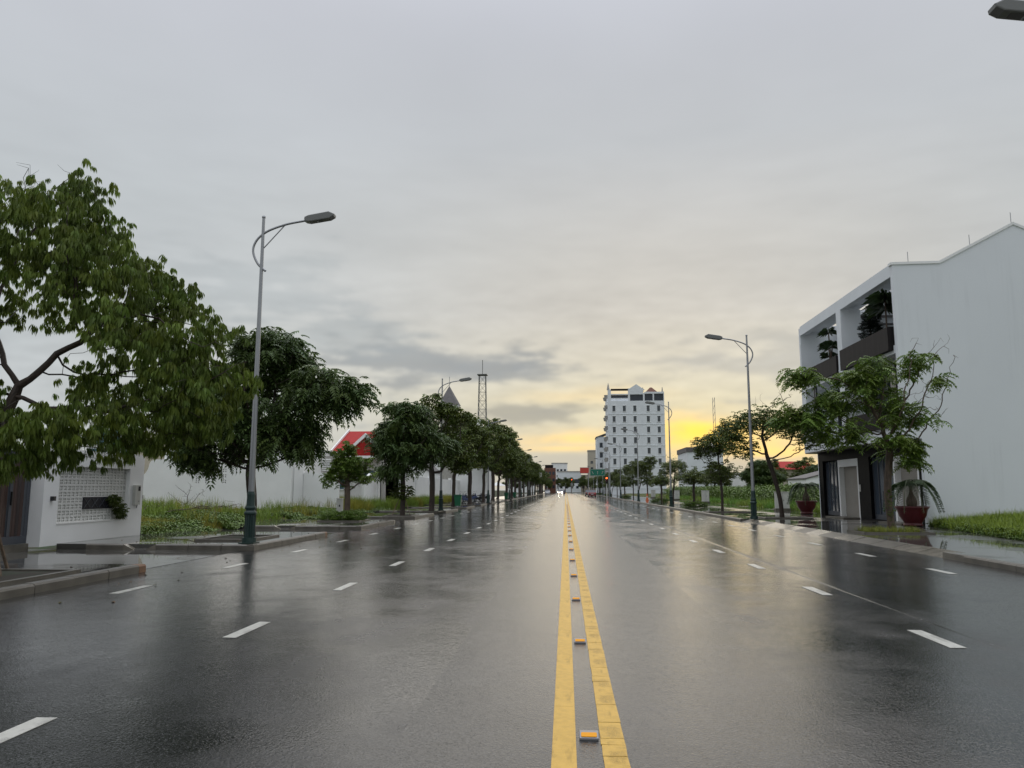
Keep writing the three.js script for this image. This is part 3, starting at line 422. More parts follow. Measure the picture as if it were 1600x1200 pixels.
// right row
{
  const a = makeTree('street_tree', 'open tree with layered leaf sprays and bare twigs before the white house', { seed: 51, trunk: along([[0, 0, 0], [-0.05, 1.0, 0], [0.0, 2.0, 0], [0.12, 2.9, 0]]), r0: 0.125, bark: M.barkPale,
    lobes: [[0.35, 3.0, 0.1, 0.9, 0.8, 0.8, 70], [0.5, 4.2, 0, 1.1, 1.0, 1.0, 110], [-1.3, 4.6, 0.1, 1.2, 0.4, 1.1, 60], [-2.9, 5.5, 0.1, 0.9, 0.28, 0.8, 34], [-2.9, 4.0, 0.1, 1.0, 0.4, 0.9, 44], [-1.6, 3.5, 0.2, 1.1, 0.4, 0.9, 50], [-0.6, 5.5, -0.1, 1.0, 0.35, 0.9, 50], [0.2, 6.1, -0.2, 0.8, 0.3, 0.7, 26], [1.3, 6.0, 0, 0.7, 0.35, 0.7, 26], [1.6, 5.1, 0.1, 0.7, 0.45, 0.7, 34], [1.3, 4.2, 0.2, 0.9, 0.5, 0.8, 40], [2.3, 6.3, -0.2, 0.6, 0.9, 0.5, 26, 1], [-3.6, 5.0, 0, 0.5, 0.3, 0.6, 8, 1], [1.2, 6.6, 0.2, 0.4, 0.4, 0.4, 8, 1]],
    leaf: 'pinnate', leafMat: M.leafFresh, pitch: 0.8, gap: 0.42, per: 2.3, size: 1.0, thin: 0.026, spread: 0.36, grow: { step: 0.2, di: 2.2, dk: 0.34, iter: 110 } });
  a.position.set(11.25, SH, -28.3); treePit(10.9, -27.6, 'long weedy soil pit under the tree before the white house', 2.3, 1.6);
  const gr = thing('ivy_patch', 'small ivy leaves clinging to the trunk before the white house', 'ivy', [11.22, SH, -28.3]); leafBall(52, [[0.0, 0.9, 0.12, 0.14, 0.75, 0.1, 60]], 'rosette', 0.3, M.leafFresh, 'foliage', gr);
  const b = makeTree('street_tree', 'leaning slim tree with thin open crown beside the nearest right lamp', { seed: 53, trunk: along([[0.3, 0, 0], [0.2, 1.2, 0], [-0.1, 2.4, 0], [-0.35, 3.3, 0]]), r0: 0.11, bark: M.bark,
    lobes: [[-0.6, 4.9, 0, 1.9, 0.8, 1.6, 150], [1.2, 4.9, 0, 1.6, 0.7, 1.4, 90], [-2.0, 4.4, 0, 1.0, 0.9, 1.0, 60], [-1.6, 3.5, 0.2, 0.9, 0.5, 0.8, 34], [1.9, 4.1, 0, 1.0, 0.6, 0.9, 36], [0.4, 6.1, 0, 1.5, 0.7, 1.2, 26, 1], [2.4, 5.6, 0, 0.8, 0.5, 0.7, 12, 1]], leaf: 'coarse', leafMat: M.leafMid, per: 1.9, size: 0.55, thin: 0.022, spread: 0.45, grow: { step: 0.24, di: 2.4, dk: 0.42, iter: 110 } });
  b.position.set(10.75, SH, -41.4); treePit(11.1, -41.2, 'soil pit under the leaning slim tree by the right lamp', 2.4, 1.8);
  const c = makeTree('street_tree', 'slim tree with two leaf tiers, third in the right row', { seed: 55, trunk: along([[0, 0, 0], [0.02, 1.2, 0], [-0.05, 2.3, 0]]), r0: 0.085, bark: M.bark,
    lobes: [[0.1, 2.7, 0, 1.15, 0.75, 1.0, 90], [-0.3, 4.4, 0, 1.5, 0.8, 1.3, 120], [0.5, 5.2, 0, 0.9, 0.5, 0.9, 40], [-1.1, 3.8, 0, 0.8, 0.4, 0.8, 26]], leaf: 'coarse', leafMat: M.leafMid, per: 2.2, size: 0.6, thin: 0.022, spread: 0.45, grow: { step: 0.24, di: 2.2, dk: 0.42 } });
  c.position.set(10.15, SH, -52.3); treePit(10.4, -51.6, 'flat soil pit under the third right kerbside tree', 2.8, 1.6);
  const d = makeTree('young_tree', 'short staked tree with a flat top, fourth in the right row', { seed: 57, trunk: along([[0, 0, 0], [0.02, 0.9, 0], [0, 1.5, 0]]), r0: 0.11, bark: M.bark,
    lobes: [[0, 2.5, 0, 1.4, 0.55, 1.2, 100], [0.8, 2.2, 0, 0.8, 0.35, 0.7, 26], [-0.9, 2.1, 0, 0.7, 0.3, 0.7, 22], [0.2, 3.1, 0, 0.6, 0.4, 0.6, 20]], leaf: 'coarse', leafMat: M.leafMid, per: 2.0, size: 0.62, thin: 0.03, spread: 0.42, grow: { step: 0.22, di: 2.0, dk: 0.36 } });
  d.position.set(11.1, SH, -69.5); stakes(d, 0.6, 1.2); leafBall(58, [[0.2, 0.2, 0.3, 1.3, 0.25, 0.9, 220]], 'rosette', 0.7, M.leafFresh, 'skirt_leaves', d);
  const rng = RNG(95), src = [b, d, c, b, c, d, b, c]; let z = -80;
  for (let k = 0; z > -330; k++, z -= 12 + rng()) { const s = src[k % 8]; copy(s, `right kerbside tree, ${ORD[k + 4]} away from the camera in its row`, [10.8 + (rng() - 0.5) * 0.6, SH, z], rng() * 6.28, k > 9 ? 1.05 : s === b ? 0.78 : 0.95 + rng() * 0.15); }
  // trees in the plots behind the right row and behind the left walls
  const back = [[27, -112, 1.0], [31, -118, 0.95], [35, -110, 0.9], [39, -116, 1.0], [43, -112, 0.95], [47, -118, 1.05], [33, -132, 1.15], [24, -128, 0.95], [52, -120, 1.05], [41, -135, 1.1]];
  back.forEach(([x, zz, s], k) => { const t = copy(k % 2 ? denseB : denseA, `dark tree in the far hedge line across the right plot, ${ORD[k]} from the road`, [x, 0, zz], k * 1.7, [s * 1.2, s * 0.88, s]); t.userData.group = 'far trees across the right plot'; });
  const lb = [[-27.5, -37, 0.62], [-30.2, -38, 0.66], [-32.5, -40, 0.62], [-34.5, -34, 0.75], [-37, -36, 0.7]];
  lb.forEach(([x, zz, s], k) => { const t = copy(k % 2 ? denseB : denseA, `garden tree behind the breeze-block wall, ${ORD[k]} from the white boundary wall`, [x, 0, zz], k * 2.1, [s * 1.1, s * 0.75, s]); t.userData.group = 'garden trees behind the left wall'; });
  const fb = []; for (let k = 0; k < 16; k++) fb.push([-31 + k * 4.2 + rng() * 2, -384 - rng() * 12]);
  fb.forEach(([x, zz], k) => { const t = copy(k % 2 ? denseB : openC, `tree closing the far end of the road, ${ORD[k]} from the left`, [x, 0, zz], k, 0.95 + rng() * 0.25); t.userData.group = 'trees at the far end of the road'; });
}

// ------------------------------------------------------------------ street lamps
function lampPost() {
  const o = thing('street_lamp', 'tall grey lamp post on a green fluted base, nearest on the left', 'street lamp', [0, 0, 0], 0, 'street lamps along the road');
  part('plinth', muv(merge([box(0.42, 0.04, 0.42, 0, 0.02, 0), cyl(0.19, 0.185, 0.12, 16, 0, 0.1, 0)])), M.poleGreen, o);
  { const s = new THREE.Shape(); for (let k = 0; k <= 64; k++) { const a = k / 64 * 6.2832, r = 0.128 + 0.014 * Math.cos(a * 12); k ? s.lineTo(Math.cos(a) * r, Math.sin(a) * r) : s.moveTo(Math.cos(a) * r, Math.sin(a) * r); } const g = new THREE.ExtrudeGeometry(s, { depth: 0.62, bevelEnabled: false }); g.rotateX(-Math.PI / 2); g.translate(0, 0.16, 0); part('fluted_base', muv(g), M.poleGreen, o); }
  part('collar', new THREE.LatheGeometry([[0.13, 0.76], [0.165, 0.78], [0.165, 0.84], [0.135, 0.87], [0.12, 0.9], [0.15, 0.94], [0.15, 0.98], [0.115, 1.02], [0.105, 1.3], [0.115, 1.33], [0.085, 1.4]].map((p) => new THREE.Vector2(...p)), 20), M.poleGreen, o);
  part('pole', cyl(0.085, 0.042, 8.0, 14, 0, 5.2, 0), M.galv, o);
  part('finial', new THREE.SphereGeometry(0.055, 10, 8).translate(0, 9.22, 0), M.galv, o);
  part('arm', tube([[0.12, 7.62, 0], [-0.12, 7.85, 0], [-0.27, 8.22, 0], [-0.2, 8.5, 0], [0.05, 8.75, 0], [0.6, 8.97, 0], [1.3, 9.1, 0]], 0.034, 40, 8), M.galv, o);
  part('brace', bar([0.62, 8.95, 0], [0.04, 8.3, 0], 0.016, 6), M.galv, o);
  const h = part('lamp_head', muv((() => { const g = prism([[0, -0.05], [0.1, -0.085], [0.68, -0.08], [0.8, -0.03], [0.81, 0.0], [0.68, 0.085], [0.1, 0.07], [0, 0.04]], 0.2, 0.025); g.translate(0, 0, -0.1); return T(g, 1.26, 9.11, 0, 0, 0, 0.14); })()), M.headGrey, o);
  part('lens', T(muv((() => { const g = prism([[0.3, -0.1], [0.34, -0.115], [0.6, -0.1], [0.64, -0.08], [0.6, -0.06], [0.3, -0.06]], 0.16, 0.004); g.translate(0, 0, -0.08); return g; })()), 1.26, 9.11, 0, 0, 0, 0.14), M.headGlass, h);
  part('clamp', T(box(0.09, 0.1, 0.12, 0.02, 0, 0), 1.24, 9.1, 0, 0, 0, 0.16), M.headGrey, h);
  return o;
}
const lamp = lampPost(); lamp.position.set(-8.75, SH, -20.75);
[-53.5, -86.5, -119, -151, -183, -215, -247].forEach((z, k) => copy(lamp, `grey street lamp of the left row, ${ORD[k + 1]} from the camera`, [-8.8, SH, z]));
[-12.1, -39.2, -69.3, -100, -132, -163, -195, -227, -259].forEach((z, k) => copy(lamp, k ? `grey street lamp of the right row, ${ORD[k]} whole one from the camera` : 'street lamp whose head alone reaches in at the top right corner', [k ? 9.1 : 8.93, SH, z], Math.PI));

// ------------------------------------------------------------------ road studs
{
  const b = (() => { const g = prism([[-0.055, 0], [0.055, 0], [0.055, 0.006], [0.012, 0.03], [-0.035, 0.026], [-0.055, 0.006]], 0.116, 0.004); g.rotateY(-Math.PI / 2); g.translate(0.058, 0.004, 0); return muv(g); })();
  const lens = (() => { const g = prism([[-0.046, -0.017], [0.046, -0.017], [0.05, -0.012], [0.05, 0.012], [0.046, 0.017], [-0.046, 0.017], [-0.05, 0.012], [-0.05, -0.012]], 0.004, 0.001); return muv(T(g, 0, 0.0255, 0.0355, -1.06, 0, 0)); })();
  for (let k = 0; k < 26; k++) { const o = thing('road_stud', `amber road stud between the yellow lines, ${ORD[k]} from the camera`, 'road stud', [-0.015, 0.001, -5.3 - 3.16 * k], 0, 'road studs along the centre line'); part('body', b, M.studBody, o); part('lens', lens, M.studLens, o); }
}

// ------------------------------------------------------------------ left: gate, breeze-block wall
{
  const X = -14, w = thing('garden_wall', 'white garden wall with a recessed breeze-block screen', 'wall', [0, 0, 0]);
  const P = (n, x0, x1, y0, y1, z0, z1, m = M.plaster, par = w) => part(n, muv(bxx(x0, x1, y0, y1, z0, z1)), m, par);
  const zL = -20.36, zR = -23.8, y0 = 0.66, y1 = 2.25;
  P('lower_wall', X - 0.38, X, 0.1, y0, -19.75, -24.6); P('upper_wall', X - 0.38, X, y1, 2.72, -19.75, -24.6); P('side_pier', X - 0.379, X - 0.001, y0, y1, -19.751, zL); P('side_pier', X - 0.379, X - 0.001, y0, y1, zR, -24.599);
  P('screen_back', X - 0.36, X - 0.33, y0, y1, zL, zR); P('sill', X - 0.3, X + 0.02, y0, y0 + 0.03, zL, zR, M.breeze);
  const nc = 19, nr = 9, bw = (zL - zR) / nc, bh = (y1 - y0 - 0.03) / nr, t = 0.022, G = merge([box(0.1, t, bw - 0.006, 0, bh / 2 - t / 2 - 0.002, 0), box(0.1, t, bw - 0.006, 0, -bh / 2 + t / 2 + 0.002, 0), box(0.1, bh - 2 * t - 0.004, t, 0, 0, bw / 2 - t / 2 - 0.003), box(0.1, bh - 2 * t - 0.004, t, 0, 0, -bw / 2 + t / 2 + 0.003), box(0.09, 0.016, bw - 2 * t - 0.006, 0, 0.0, 0), box(0.085, bh - 2 * t - 0.006, 0.016, 0, 0, 0.0), box(0.088, 0.035, 0.035, 0, 0, 0.03)]); muv(G);
  for (let r = 0; r < nr; r++) for (let c = 0; c < nc; c++) { if ((r === 2 || r === 3) && c >= 7 && c <= 14) continue; const o = part('breeze_block', G, M.breeze, w); o.position.set(X - 0.17, y0 + 0.03 + (r + 0.5) * bh, zL - (c + 0.5) * bw); }
  const m = part('letter_panel', muv(bxx(X - 0.22, X - 0.09, y0 + 0.035 + 2 * bh, y0 + 0.025 + 4 * bh, zL - 7 * bw - 0.004, zL - 15 * bw + 0.004)), M.darkPanel, w);
  for (let k = 0; k < 4; k++) for (const s of [-1, 1]) part('lattice_bar', T(box(0.012, 0.012, 0.4), X - 0.083, y0 + 0.03 + 3 * bh, zL - (8 + k * 2) * bw, s * 0.75, 0, 0), M.gateSteel, m);
  for (const z of [-20.08, -24.72]) { const l = thing('wall_light', z > -22 ? 'small black box light on the white garden wall beside the gate' : 'small black box light on the far end of the garden wall', 'wall light', [X + 0.05, 1.36, z]); part('housing', box(0.1, 0.12, 0.1), M.black, l); part('rim', box(0.104, 0.012, 0.104, 0, -0.05, 0), M.gateSteel, l); if (z < -22) l.position.x = X - 0.12; }
  const b = thing('meter_box', 'white meter box hung at the far end of the garden wall', 'meter box', [X + 0.05, 1.43, -24.15]); part('case', muv(box(0.1, 0.62, 0.3)), M.utilityBox, b); part('window', box(0.012, 0.14, 0.1, 0.055, 0.2, -0.06), M.darkPanel, b); part('lock', box(0.02, 0.04, 0.06, 0.055, -0.2, -0.06), M.galv, b); part('conduit', bar([0, -0.31, -0.08], [0, -0.42, -0.04], 0.015), M.galv, b);
  const hp = thing('wall_plant', 'leafy plant growing out of the dark panel in the screen', 'plant', [X + 0.02, 1.25, -23.1]); part('stem', bar([-0.1, 0.05, 0.1], [0.06, -0.1, -0.1], 0.012), M.bark, hp); leafBall(61, [[0.02, 0.0, 0.1, 0.14, 0.22, 0.3, 60], [0.06, -0.3, -0.2, 0.12, 0.25, 0.3, 70]], 'rosette', 0.5, M.leafMid, 'foliage', hp);
  // gate of brown boards in a dark steel frame
  const g = thing('driveway_gate', 'brown board gate in a dark steel frame beside the white wall', 'gate', [0, 0, 0]), GX = X - 0.42;
  const Q = (n, x0, x1, y0, y1, z0, z1, m) => part(n, muv(bxx(x0, x1, y0, y1, z0, z1)), m, g);
  Q('gate_frame', GX - 0.04, GX + 0.05, 2.5, 2.62, -15, -19.74, M.gateSteel); Q('gate_frame', GX - 0.04, GX + 0.05, 0.2, 0.4, -15, -19.74, M.gateSteel); Q('gate_frame', GX - 0.045, GX + 0.055, 0.4, 2.5, -18.98, -19.08, M.gateSteel); Q('gate_frame', GX - 0.045, GX + 0.055, 0.4, 2.5, -19.62, -19.74, M.gateSteel);
  for (let z = -15, k = 0; z > -19.55; z -= 0.12, k++) { if (z < -18.88 && z > -19.07) continue; Q('board', GX - 0.015, GX + 0.015, 0.4, 2.5, z, z - 0.112, k % 3 ? M.gateBoard : M.gateBoardDark); }
  Q('handle', GX + 0.056, GX + 0.1, 1.2, 1.55, -19.01, -19.04, M.black); Q('threshold', GX - 0.1, GX + 0.12, 0.0, 0.19, -15, -19.74, M.kerb);
  const f = thing('wall_railing', 'dark spiked railing along the top of the garden wall', 'railing', [0, 0, 0]); part('rail', box(0.03, 0.03, 3.2, X - 0.3, 2.86, -23), M.black, f); for (let k = 0; k < 26; k++) part('spike', bar([X - 0.3, 2.72, -21.45 - k * 0.122], [X - 0.3, 2.97, -21.45 - k * 0.122], 0.009, 5, 0.004), M.black, f);
  const s = thing('garden_wall', 'long plain white wall left of the gate, running toward the camera', 'wall', [0, 0, 0]); part('wall', muv(bxx(X - 0.38, X, 0.0, 2.7, 8, -14.98)), M.plaster, s); part('coping', muv(bxx(X - 0.42, X + 0.04, 2.7, 2.76, 8, -14.98)), M.plaster, s);
}
// ------------------------------------------------------------------ left: boundary walls and villas across the field
{
  const w = thing('boundary_wall', 'white boundary wall with a swooping end across the left field', 'wall', [0, 0, -48]);
  const s = new THREE.Shape(); s.moveTo(-36, 0); s.lineTo(-36, 2.4); s.lineTo(-27.4, 2.4); s.bezierCurveTo(-26.9, 2.5, -26.8, 2.9, -26.75, 3.1); s.bezierCurveTo(-26.7, 3.4, -26.6, 3.5, -26.3, 3.52); s.lineTo(-17.4, 3.52); s.lineTo(-17.4, 0); s.lineTo(-36, 0);
  for (const [x, y] of [[-23.5, 3.1], [-23.5, 2.85], [-23.5, 2.6], [-23.5, 2.35], [-23.5, 2.1], [-22.88, 2.35], [-22.88, 2.1], [-21.75, 2.8], [-21.75, 2.45], [-21.75, 2.1]]) for (const [a, b] of [[-0.12, -0.09], [0.04, -0.09], [-0.12, 0.04], [0.04, 0.04]]) { const h = new THREE.Path(); h.moveTo(x + a, y + b); h.lineTo(x + a + 0.08, y + b); h.lineTo(x + a + 0.08, y + b + 0.08); h.lineTo(x + a, y + b + 0.08); s.holes.push(h); }
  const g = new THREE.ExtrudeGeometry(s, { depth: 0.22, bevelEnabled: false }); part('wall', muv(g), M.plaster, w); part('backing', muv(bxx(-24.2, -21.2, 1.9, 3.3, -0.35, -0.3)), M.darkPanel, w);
  part('gate_post', muv(bxx(-25.9, -24.75, 0, 4.65, -1.3, -0.05)), M.plaster, w); part('gate_post_cap', muv(bxx(-24.74, -24.1, 3.5, 4.65, -1.2, -0.1)), M.stone, w);
  const v = thing('villa_wall', 'tall white side wall of a villa behind the dark tree', 'wall', [0, 0, 0]); part('wall', muv(bxx(-20, -17.4, 0, 4.3, -48.3, -58)), M.plaster, v); part('coping', muv(bxx(-20.06, -17.34, 4.3, 4.4, -48.24, -58.06)), M.plaster, v);
  const l = thing('boundary_wall', 'low white wall with a louvred vent between tree and red-roofed villa', 'wall', [0, 0, 0]); part('wall', muv(bxx(-17.38, -15.0, 0, 2.7, -50, -50.2)), M.plaster, l); for (let k = 0; k < 7; k++) part('louvre', box(0.6, 0.05, 0.06, -15.9, 2.85 + k * 0.12, -50.1, 0.5), M.plaster, l); part('pier', muv(bxx(-16.3, -15.4, 2.7, 3.8, -50.2, -50.24)), M.stone, l);
  // red-roofed villa
  const h = thing('red_roofed_villa', 'small white villa with red tiled roof and a columned porch', 'house', [0, 0, 0]);
  part('wall', muv(bxx(-19.2, -15.4, 0, 4.5, -63, -72)), M.plaster, h); part('cornice', muv(bxx(-19.4, -15.2, 4.5, 4.75, -62.8, -72.2)), M.stone, h);
  { const g = prism([[-9.4, 0], [0.4, 0], [-4.5, 2.0]], 4.4); g.rotateY(Math.PI / 2); g.translate(-19.4, 4.75, -72); part('roof', muv(g), M.redTile, h); for (const x of [-19.42, -14.98]) part('roof_trim', muv(T(box(0.12, 0.16, 5.6), x, 5.82, -65.0, 0.39, 0, 0)), M.plaster, h); }
  { const g = prism([[-1.9, 0], [1.9, 0], [0, 1.7]], 2.4); g.translate(-16.2, 4.3, -63.4); part('porch_roof', muv(g), M.redTile, h); const f = prism([[-2.0, 0], [-1.7, 0], [0, 1.5], [1.7, 0], [2.0, 0], [0, 1.82]], 0.25); f.translate(-16.2, 4.28, -61.1); part('porch_gable', muv(f), M.plaster, h); part('gable_wall', muv((() => { const q = prism([[-1.7, 0], [1.7, 0], [0, 1.5]], 0.1); q.translate(-16.2, 4.28, -61.3); return q; })()), M.plasterCool, h); }
  for (const x of [-17.7, -14.7]) part('column', cyl(0.2, 0.17, 4.2, 14, x, 2.1, -61.2), M.stone, h);
  part('porch_beam', muv(bxx(-18, -14.4, 4.1, 4.3, -61.45, -61.0)), M.plaster, h); for (const x of [-18.4, -16.2]) { const win = part('window', box(1.0, 1.5, 0.1, x, 2.4, -62.97), M.glassBlue, h); part('window_frame', merge([box(1.16, 0.08, 0.14, x, 3.19, -62.96), box(1.16, 0.08, 0.14, x, 1.61, -62.96), box(0.08, 1.5, 0.14, x - 0.54, 2.4, -62.96), box(0.08, 1.5, 0.14, x + 0.54, 2.4, -62.96)]), M.plaster, win); }
  const k = thing('boundary_wall', 'white boundary wall with stepped top behind the left tree row', 'wall', [0, 0, 0]);
  { const s2 = new THREE.Shape(); s2.moveTo(58, 0); s2.lineTo(58, 2.3); s2.bezierCurveTo(59.2, 2.3, 59.2, 2.9, 60.5, 2.9); s2.lineTo(112, 2.9); s2.lineTo(112, 0); const g = new THREE.ExtrudeGeometry(s2, { depth: 0.2, bevelEnabled: false }); g.rotateY(Math.PI / 2); g.translate(-15.6, 0, 0); part('wall', muv(g), M.plaster, k); for (let z = -62; z > -110; z -= 8) part('pier', muv(bxx(-15.7, -15.3, 0, 3.1, z, z - 0.4)), M.plaster, k); }
  const q = thing('white_house', 'white gabled house end behind the trees and boundary wall', 'house', [0, 0, 0]); { const g = prism([[-18.6, 0], [-14.9, 0], [-14.9, 3.6], [-16.4, 4.9], [-18.6, 4.9]], 8); g.translate(-0.9, 0, -96); part('wall', muv(g), M.plaster, q); part('roof_edge', muv(T(box(2.2, 0.12, 8.3), -16.5, 4.35, -92, 0, 0, -0.715)), M.greyRoof, q); }
  // turret house with conical grey roof
  const t = thing('turret_house', 'pale house whose conical grey turret roof rises above the trees', 'house', [-17.2, 0, -112]);
  part('turret_wall', muv(cyl(1.35, 1.35, 13.8, 20, 0, 6.9, 0)), M.stone, t); part('turret_roof', cyl(1.75, 0.02, 3.0, 8, 0, 15.3, 0), M.greyRoof, t); part('spire', bar([0, 16.7, 0], [0, 18.2, 0], 0.04), M.galv, t); part('cornice', cyl(1.5, 1.6, 0.25, 20, 0, 13.75, 0), M.plaster, t);
  part('house_wall', muv(box(9, 9.5, 8, 1.2, 4.75, -3)), M.plaster, t); { const b = part('balcony', muv(box(2.2, 0.18, 1.0, 3.4, 9.6, 1.2)), M.plaster, t); for (let j = 0; j < 7; j++) part('baluster', cyl(0.06, 0.06, 0.8, 6, 2.5 + j * 0.3, 10.1, 1.6), M.plaster, b); part('rail', box(2.2, 0.1, 0.16, 3.4, 10.55, 1.6), M.plaster, b); }
  part('upper_floor', muv(box(2.6, 2.4, 3, 3.4, 10.7, -1.8)), M.plaster, t);
  // balustraded villa with blue glass, far left
  const u = thing('blue_glass_villa', 'white villa with roof balustrade and blue glass seen through the leaves', 'house', [0, 0, 0]);
  part('wall', muv(bxx(-38.8, -34.6, 0, 7.0, -60, -68)), M.plaster, u); part('cream_pier', muv(bxx(-34.6, -34.1, 0, 6.2, -59.9, -66)), M.cream, u); part('cornice', muv(bxx(-39, -34.5, 7.0, 7.2, -59.8, -68)), M.plaster, u); for (let i = 0; i < 14; i++) part('baluster', cyl(0.09, 0.07, 0.6, 8, -38.7 + i * 0.31, 7.5, -60), M.stone, u); part('balustrade_rail', muv(bxx(-39, -34.5, 7.8, 7.95, -60.15, -59.85)), M.stone, u);
  for (let r = 0; r < 4; r++) for (let c = 0; c < 2; c++) { const p = part('window', box(1.5, 1.2, 0.08, -37.9 + c * 1.9, 1.2 + r * 1.55, -59.97), M.glassBlue, u); part('mullion', box(0.06, 1.2, 0.12, -37.9 + c * 1.9, 1.2 + r * 1.55, -59.96), M.plaster, p); }
}

// ------------------------------------------------------------------ right: the white house
{
  const h = thing('white_townhouse', 'three-storey white house with open roof terrace and blank side wall', 'house', [0, 0, 0]);
  const P = (n, x0, x1, y0, y1, z0, z1, m = M.plasterCool, par = h) => part(n, muv(bxx(x0, x1, y0, y1, z0, z1)), m, par);
  const XU = 13.88, XG = 14.6, ZN = -33, ZF = -46.4;
  { // blank side wall with stepped gable, extruded 0.25 m
    const s = [[XU, 3.7], [XG, 3.7], [XG, 0.1], [26, 0.1], [26, 10.2], [22.6, 11.1], [18.98, 12.8], [15.85, 11.16], [XU, 11.14]];
    const g = prism(s, 0.25); g.translate(0, 0, ZN - 0.25); part('side_wall', muv(g), M.wallCool, h);
    const c = [[XU - 0.06, 11.14], [15.85, 11.16], [18.98, 12.8], [22.6, 11.1], [26, 10.2], [26, 10.3], [22.6, 11.2], [18.98, 12.92], [15.82, 11.27], [XU - 0.06, 11.25]]; const k = prism(c, 0.33); k.translate(0, 0, ZN - 0.29); part('coping', muv(k), M.plaster, h);
    const g2 = prism(s, 0.25); g2.translate(0, 0, ZF); part('far_wall', muv(g2), M.plasterCool, h);
  }
  P('roof_fascia', XU, XU + 0.3, 10.68, 11.22, ZN - 0.26, ZF + 0.25); P('roof_soffit', XU + 0.3, XU + 1.3, 10.9, 11.15, ZN - 0.26, ZF + 0.25);
  for (let k = 0; k < 6; k++) P('pergola_beam', XU + 1.3, XU + 5.0, 10.75, 11.0, ZN - 1.9 - k * 2.0, ZN - 2.1 - k * 2.0);
  P('back_beam', XU + 4.7, XU + 5.0, 10.5, 10.749, ZN - 0.3, ZF + 0.3); P('terrace_wall', XU + 4.8, XU + 5.0, 7.7, 9.6, ZN - 0.3, ZF + 0.3);
  { const g = prism([[18.98 - 3.1, 11.0], [18.98, 12.7], [22.5, 11.0]], 12.8); g.translate(0, 0, ZF + 0.28); part('gable_roof', muv(g), M.greyRoof, h); }
  P('terrace_column', XU, XU + 1.0, 7.7, 10.68, -39.4, -40.05);
  P('floor_slab', XU, 25.5, 7.35, 7.7, ZN - 0.26, ZF + 0.25); P('floor_slab', XU, 25.5, 3.72, 4.25, ZN - 0.26, ZF + 0.25);
  const pl = P('planter_box', XU - 0.22, XU + 0.45, 7.5, 8.52, -33.4, -39.2, M.brownClad); P('planter_soil', XU - 0.15, XU + 0.4, 8.52, 8.55, -33.5, -39.1, M.soil, pl); P('planter_box', XU - 0.1, XU + 0.45, 7.55, 8.45, -40.1, -45.6, M.brownClad); P('planter_box', XU - 0.1, XU + 0.4, 4.25, 5.1, -34.0, -39.2, M.brownClad);
  // middle storey: frames, windows, brown panels
  P('storey_column', XU, XU + 0.8, 4.25, 7.35, -39.4, -40.05); P('back_wall', XU + 1.2, XU + 1.4, 4.25, 7.35, ZN - 0.3, ZF + 0.3); P('end_pier', XU, XU + 1.2, 4.25, 7.35, ZF + 0.25, ZF + 0.75);
  P('brown_panel', XU + 0.9, XU + 1.19, 4.26, 7.34, -33.4, -35.6, M.brownClad); P('brown_panel', XU + 0.9, XU + 1.19, 4.26, 7.34, -38.2, -39.3, M.brownClad);
  for (const [a, b] of [[-35.8, -38.0], [-41, -43.6]]) { const w = P('window', XU + 1.12, XU + 1.18, 4.5, 7.0, a, b, M.glassDark); P('window_frame', XU + 1.05, XU + 1.19, 4.4, 4.5, a, b, M.gateSteel, w); P('window_frame', XU + 1.05, XU + 1.19, 7.0, 7.1, a, b, M.gateSteel, w); for (const z of [a, (a + b) / 2, b]) P('window_frame', XU + 1.05, XU + 1.2, 4.5, 7.0, z + 0.05, z - 0.05, M.gateSteel, w); }
  for (const z of [-44.2, -44.45]) P('drain_pipe', XU + 0.1, XU + 0.2, 4.25, 7.35, z, z - 0.1, M.gateSteel);
  // ground floor: black granite, white frames round beige shutters, blue-grey doors
  P('ground_back', XG + 0.55, XG + 0.7, 0.1, 3.7, ZN - 0.3, ZF + 0.3, M.black); P('granite_lintel', XG, XG + 0.5, 3.2, 3.7, ZN - 0.26, ZF + 0.1, M.granite);
  for (const [a, b] of [[-33.26, -33.5], [-38.8, -40.25], [-45.6, -46.3]]) P('granite_pillar', XG, XG + 0.5, 0.12, 3.2, a, b, M.granite);
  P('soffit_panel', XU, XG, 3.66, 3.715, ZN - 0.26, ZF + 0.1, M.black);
  for (const [a, b] of [[-33.52, -36.1], [-40.27, -43.2]]) {
    P('door_surround', XG + 0.02, XG + 0.5, 0.12, 3.18, a, a - 0.18, M.plaster); P('door_surround', XG + 0.02, XG + 0.5, 0.12, 3.18, b + 0.18, b, M.plaster); P('door_surround', XG + 0.02, XG + 0.5, 2.8, 3.18, a - 0.181, b + 0.181, M.plaster);
    const s = P('shutter', XG + 0.3, XG + 0.34, 0.16, 2.8, a - 0.18, b + 0.18, M.shutter); for (let y = 0.3; y < 2.75; y += 0.14) P('shutter_slat', XG + 0.285, XG + 0.299, y, y + 0.12, a - 0.185, b + 0.185, M.shutter, s);
    P('door_ramp', XG - 0.8, XG + 0.1, 0.145, 0.2, a - 0.1, b + 0.1, M.kerb);
  }
  for (const [a, b] of [[-36.3, -38.78], [-43.3, -45.55]]) { const d = P('glass_door', XG + 0.2, XG + 0.25, 0.2, 3.15, a, b, M.glassDoor); for (let k = 0; k <= 4; k++) { const z = a + (b - a) * k / 4; P('door_stile', XG + 0.16, XG + 0.2, 0.2, 3.15, z + 0.03, z - 0.03, M.gateSteel, d); } P('door_rail', XG + 0.15, XG + 0.199, 0.2, 0.42, a, b, M.gateSteel, d); P('door_handle', XG + 0.1, XG + 0.15, 1.1, 1.5, (a + b) / 2 - 0.06, (a + b) / 2 - 0.09, M.galv, d); }
